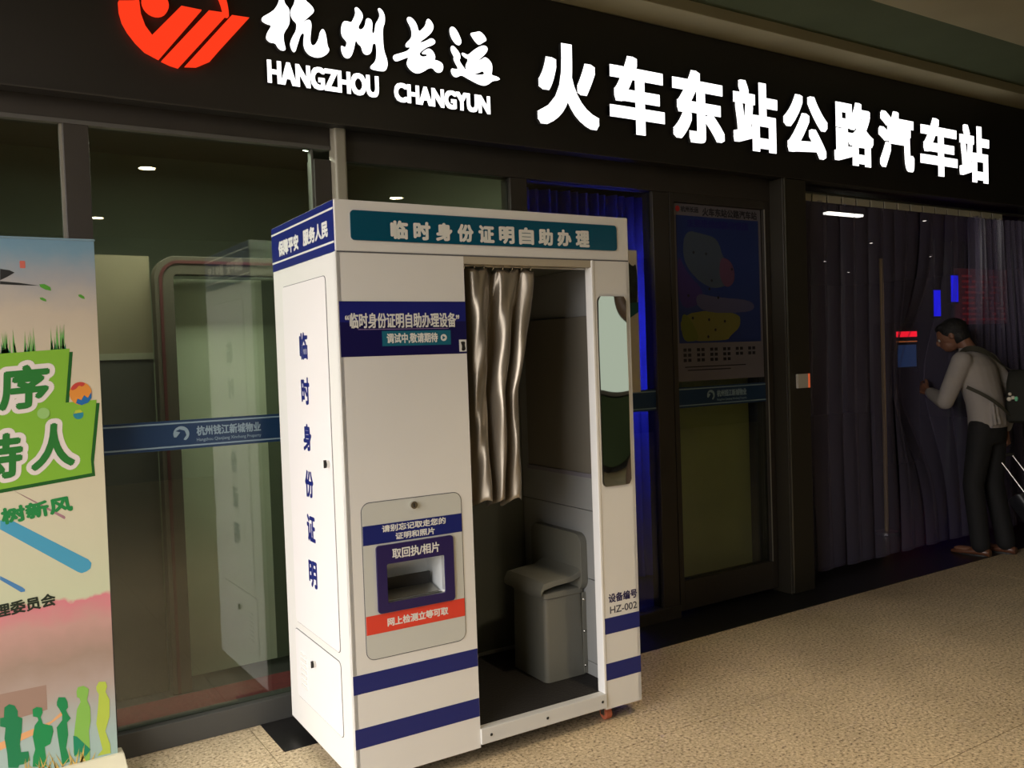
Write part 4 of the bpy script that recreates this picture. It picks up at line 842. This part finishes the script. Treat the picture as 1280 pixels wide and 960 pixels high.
# shoulder bag on the traveller's back, and the pulled suitcase
def PL(x, y, z): c, s = math.cos(.15), math.sin(.15); return Vector((PX + x * c - y * s, PY + x * s + y * c, z))
bg = thing('shoulder_bag', PL(.07, -.21, .93), 'black shoulder bag with a glinting tag slung behind the person', 'bag')
BAGM = mat('dark_bag_cloth', (.013, .013, .008), .8, bump=.2, bscale=40)
rings = []
for z, g_ in ((.94, .03), (.96, .005), (1.10, .0), (1.22, .008), (1.29, .03), (1.31, .06)):
    rings.append([PL(p[0], p[1], z) for p in rrect(-.03 + g_, .165 - g_, -.30 + g_ * .6, -.125 - g_ * .3, .035)])
build(MB().loft(rings), 'bag_body', BAGM, bg, smooth=True)
rings = []
for z, g_ in ((.97, .02), (.98, .0), (1.08, .0), (1.10, .02)):
    rings.append([PL(p[0], p[1], z) for p in rrect(.0 + g_, .14 - g_, -.325 + g_, -.29, .015)])
build(MB().loft(rings), 'front_pocket', BAGM, bg, smooth=True)
STR = mat('strap_webbing', (.045, .042, .028), .8)
def strap(pts, w_):
    P = [PL(*p) for p in pts]
    for _ in range(2):
        o = [P[0]]
        for a, b_ in zip(P, P[1:]): o += [a.lerp(b_, .25), a.lerp(b_, .75)]
        P = o + [P[-1]]
    rings = []
    for i, p in enumerate(P):
        t_ = (P[min(i + 1, len(P) - 1)] - P[max(i - 1, 0)]).normalized(); c = PL(0, .03, p.z); nrm = Vector((p.x - c.x, p.y - c.y, .05)).normalized(); s_ = t_.cross(nrm).normalized(); nrm = s_.cross(t_).normalized()
        rings.append([p + s_ * w_ + nrm * .002, p - s_ * w_ + nrm * .002, p - s_ * w_ - nrm * .002, p + s_ * w_ - nrm * .002])
    return MB().loft(rings)
build(strap([(-.06, .19, 1.36), (-.095, .13, 1.46), (-.085, .04, 1.475), (-.02, -.045, 1.42), (.04, -.085, 1.35), (.08, -.13, 1.31), (.09, -.19, 1.29)], .022), 'shoulder_strap', STR, bg, smooth=True)
build(strap([(-.185, .06, 1.20), (-.175, -.06, 1.14), (-.10, -.135, 1.06), (-.03, -.155, 1.0), (.02, -.19, .98)], .012), 'waist_strap', STR, bg, smooth=True)
tg = MB(); 
for dx, dz, r in ((0, .03, .012), (-.02, .005, .014), (.005, -.005, .016)): tg.ball(PL(-.036 + dx * .1, -.165 + dx, 1.115 + dz), r, 10, 6)
t1 = build(tg, 'charm', mat('charm_pale', (.75, .70, .60), .3), bg, smooth=True)
build(MB().ball(PL(-.034, -.205, 1.112), .012, 10, 6, (1, 1, 1.5)), 'green_charm', mat('charm_green', (.2, .65, .4), .3), t1, smooth=True)

su = thing('suitcase', (5.2, -.75, 0), 'dark wheeled suitcase pulled by its bright telescopic handle', 'suitcase')
h1, h2 = Vector((5.12, -.29, .705)), Vector((5.20, -.36, .705))
dirn = Vector((.05, -.59, -.80)).normalized(); L_ = .36
side = (h2 - h1).normalized()
for h_ in (h1, h2): build(MB().tube([h_, h_ + dirn * L_], .006, 10), 'telescopic_tube', mat('bright_tube', (.8, .78, .75), .25, .9), su, smooth=True)
build(MB().tube([h1 - side * .01, h2 + side * .01], .012, 12), 'handle_grip', M_BLACK, su, smooth=True)
nrm = dirn.cross(side).normalized(); mid = (h1 + h2) / 2 + dirn * .34
rings = []
for q, g_ in ((0, .03), (.02, .0), (.34, .0), (.36, .03)):
    rings.append([mid + dirn * q + side * p[0] + nrm * p[1] for p in rrect(-.17 + g_, .17 - g_, -.09 + g_, .09 - g_, .04)])
build(MB().loft(rings), 'suitcase_body', mat('suitcase_shell', (.02, .02, .025), .4), su, smooth=True)

for q in (-.12, .12):
    c = mid + dirn * .355 + side * q; c.z = .03
    build(MB().tube([c - side * .012, c + side * .012], .03, 16), 'wheel', M_BLACK, su, smooth=True)
    top_ = mid + dirn * .33 + side * q
    build(MB().tube([c, top_], .010, 8), 'wheel_strut', M_BLACK, su)
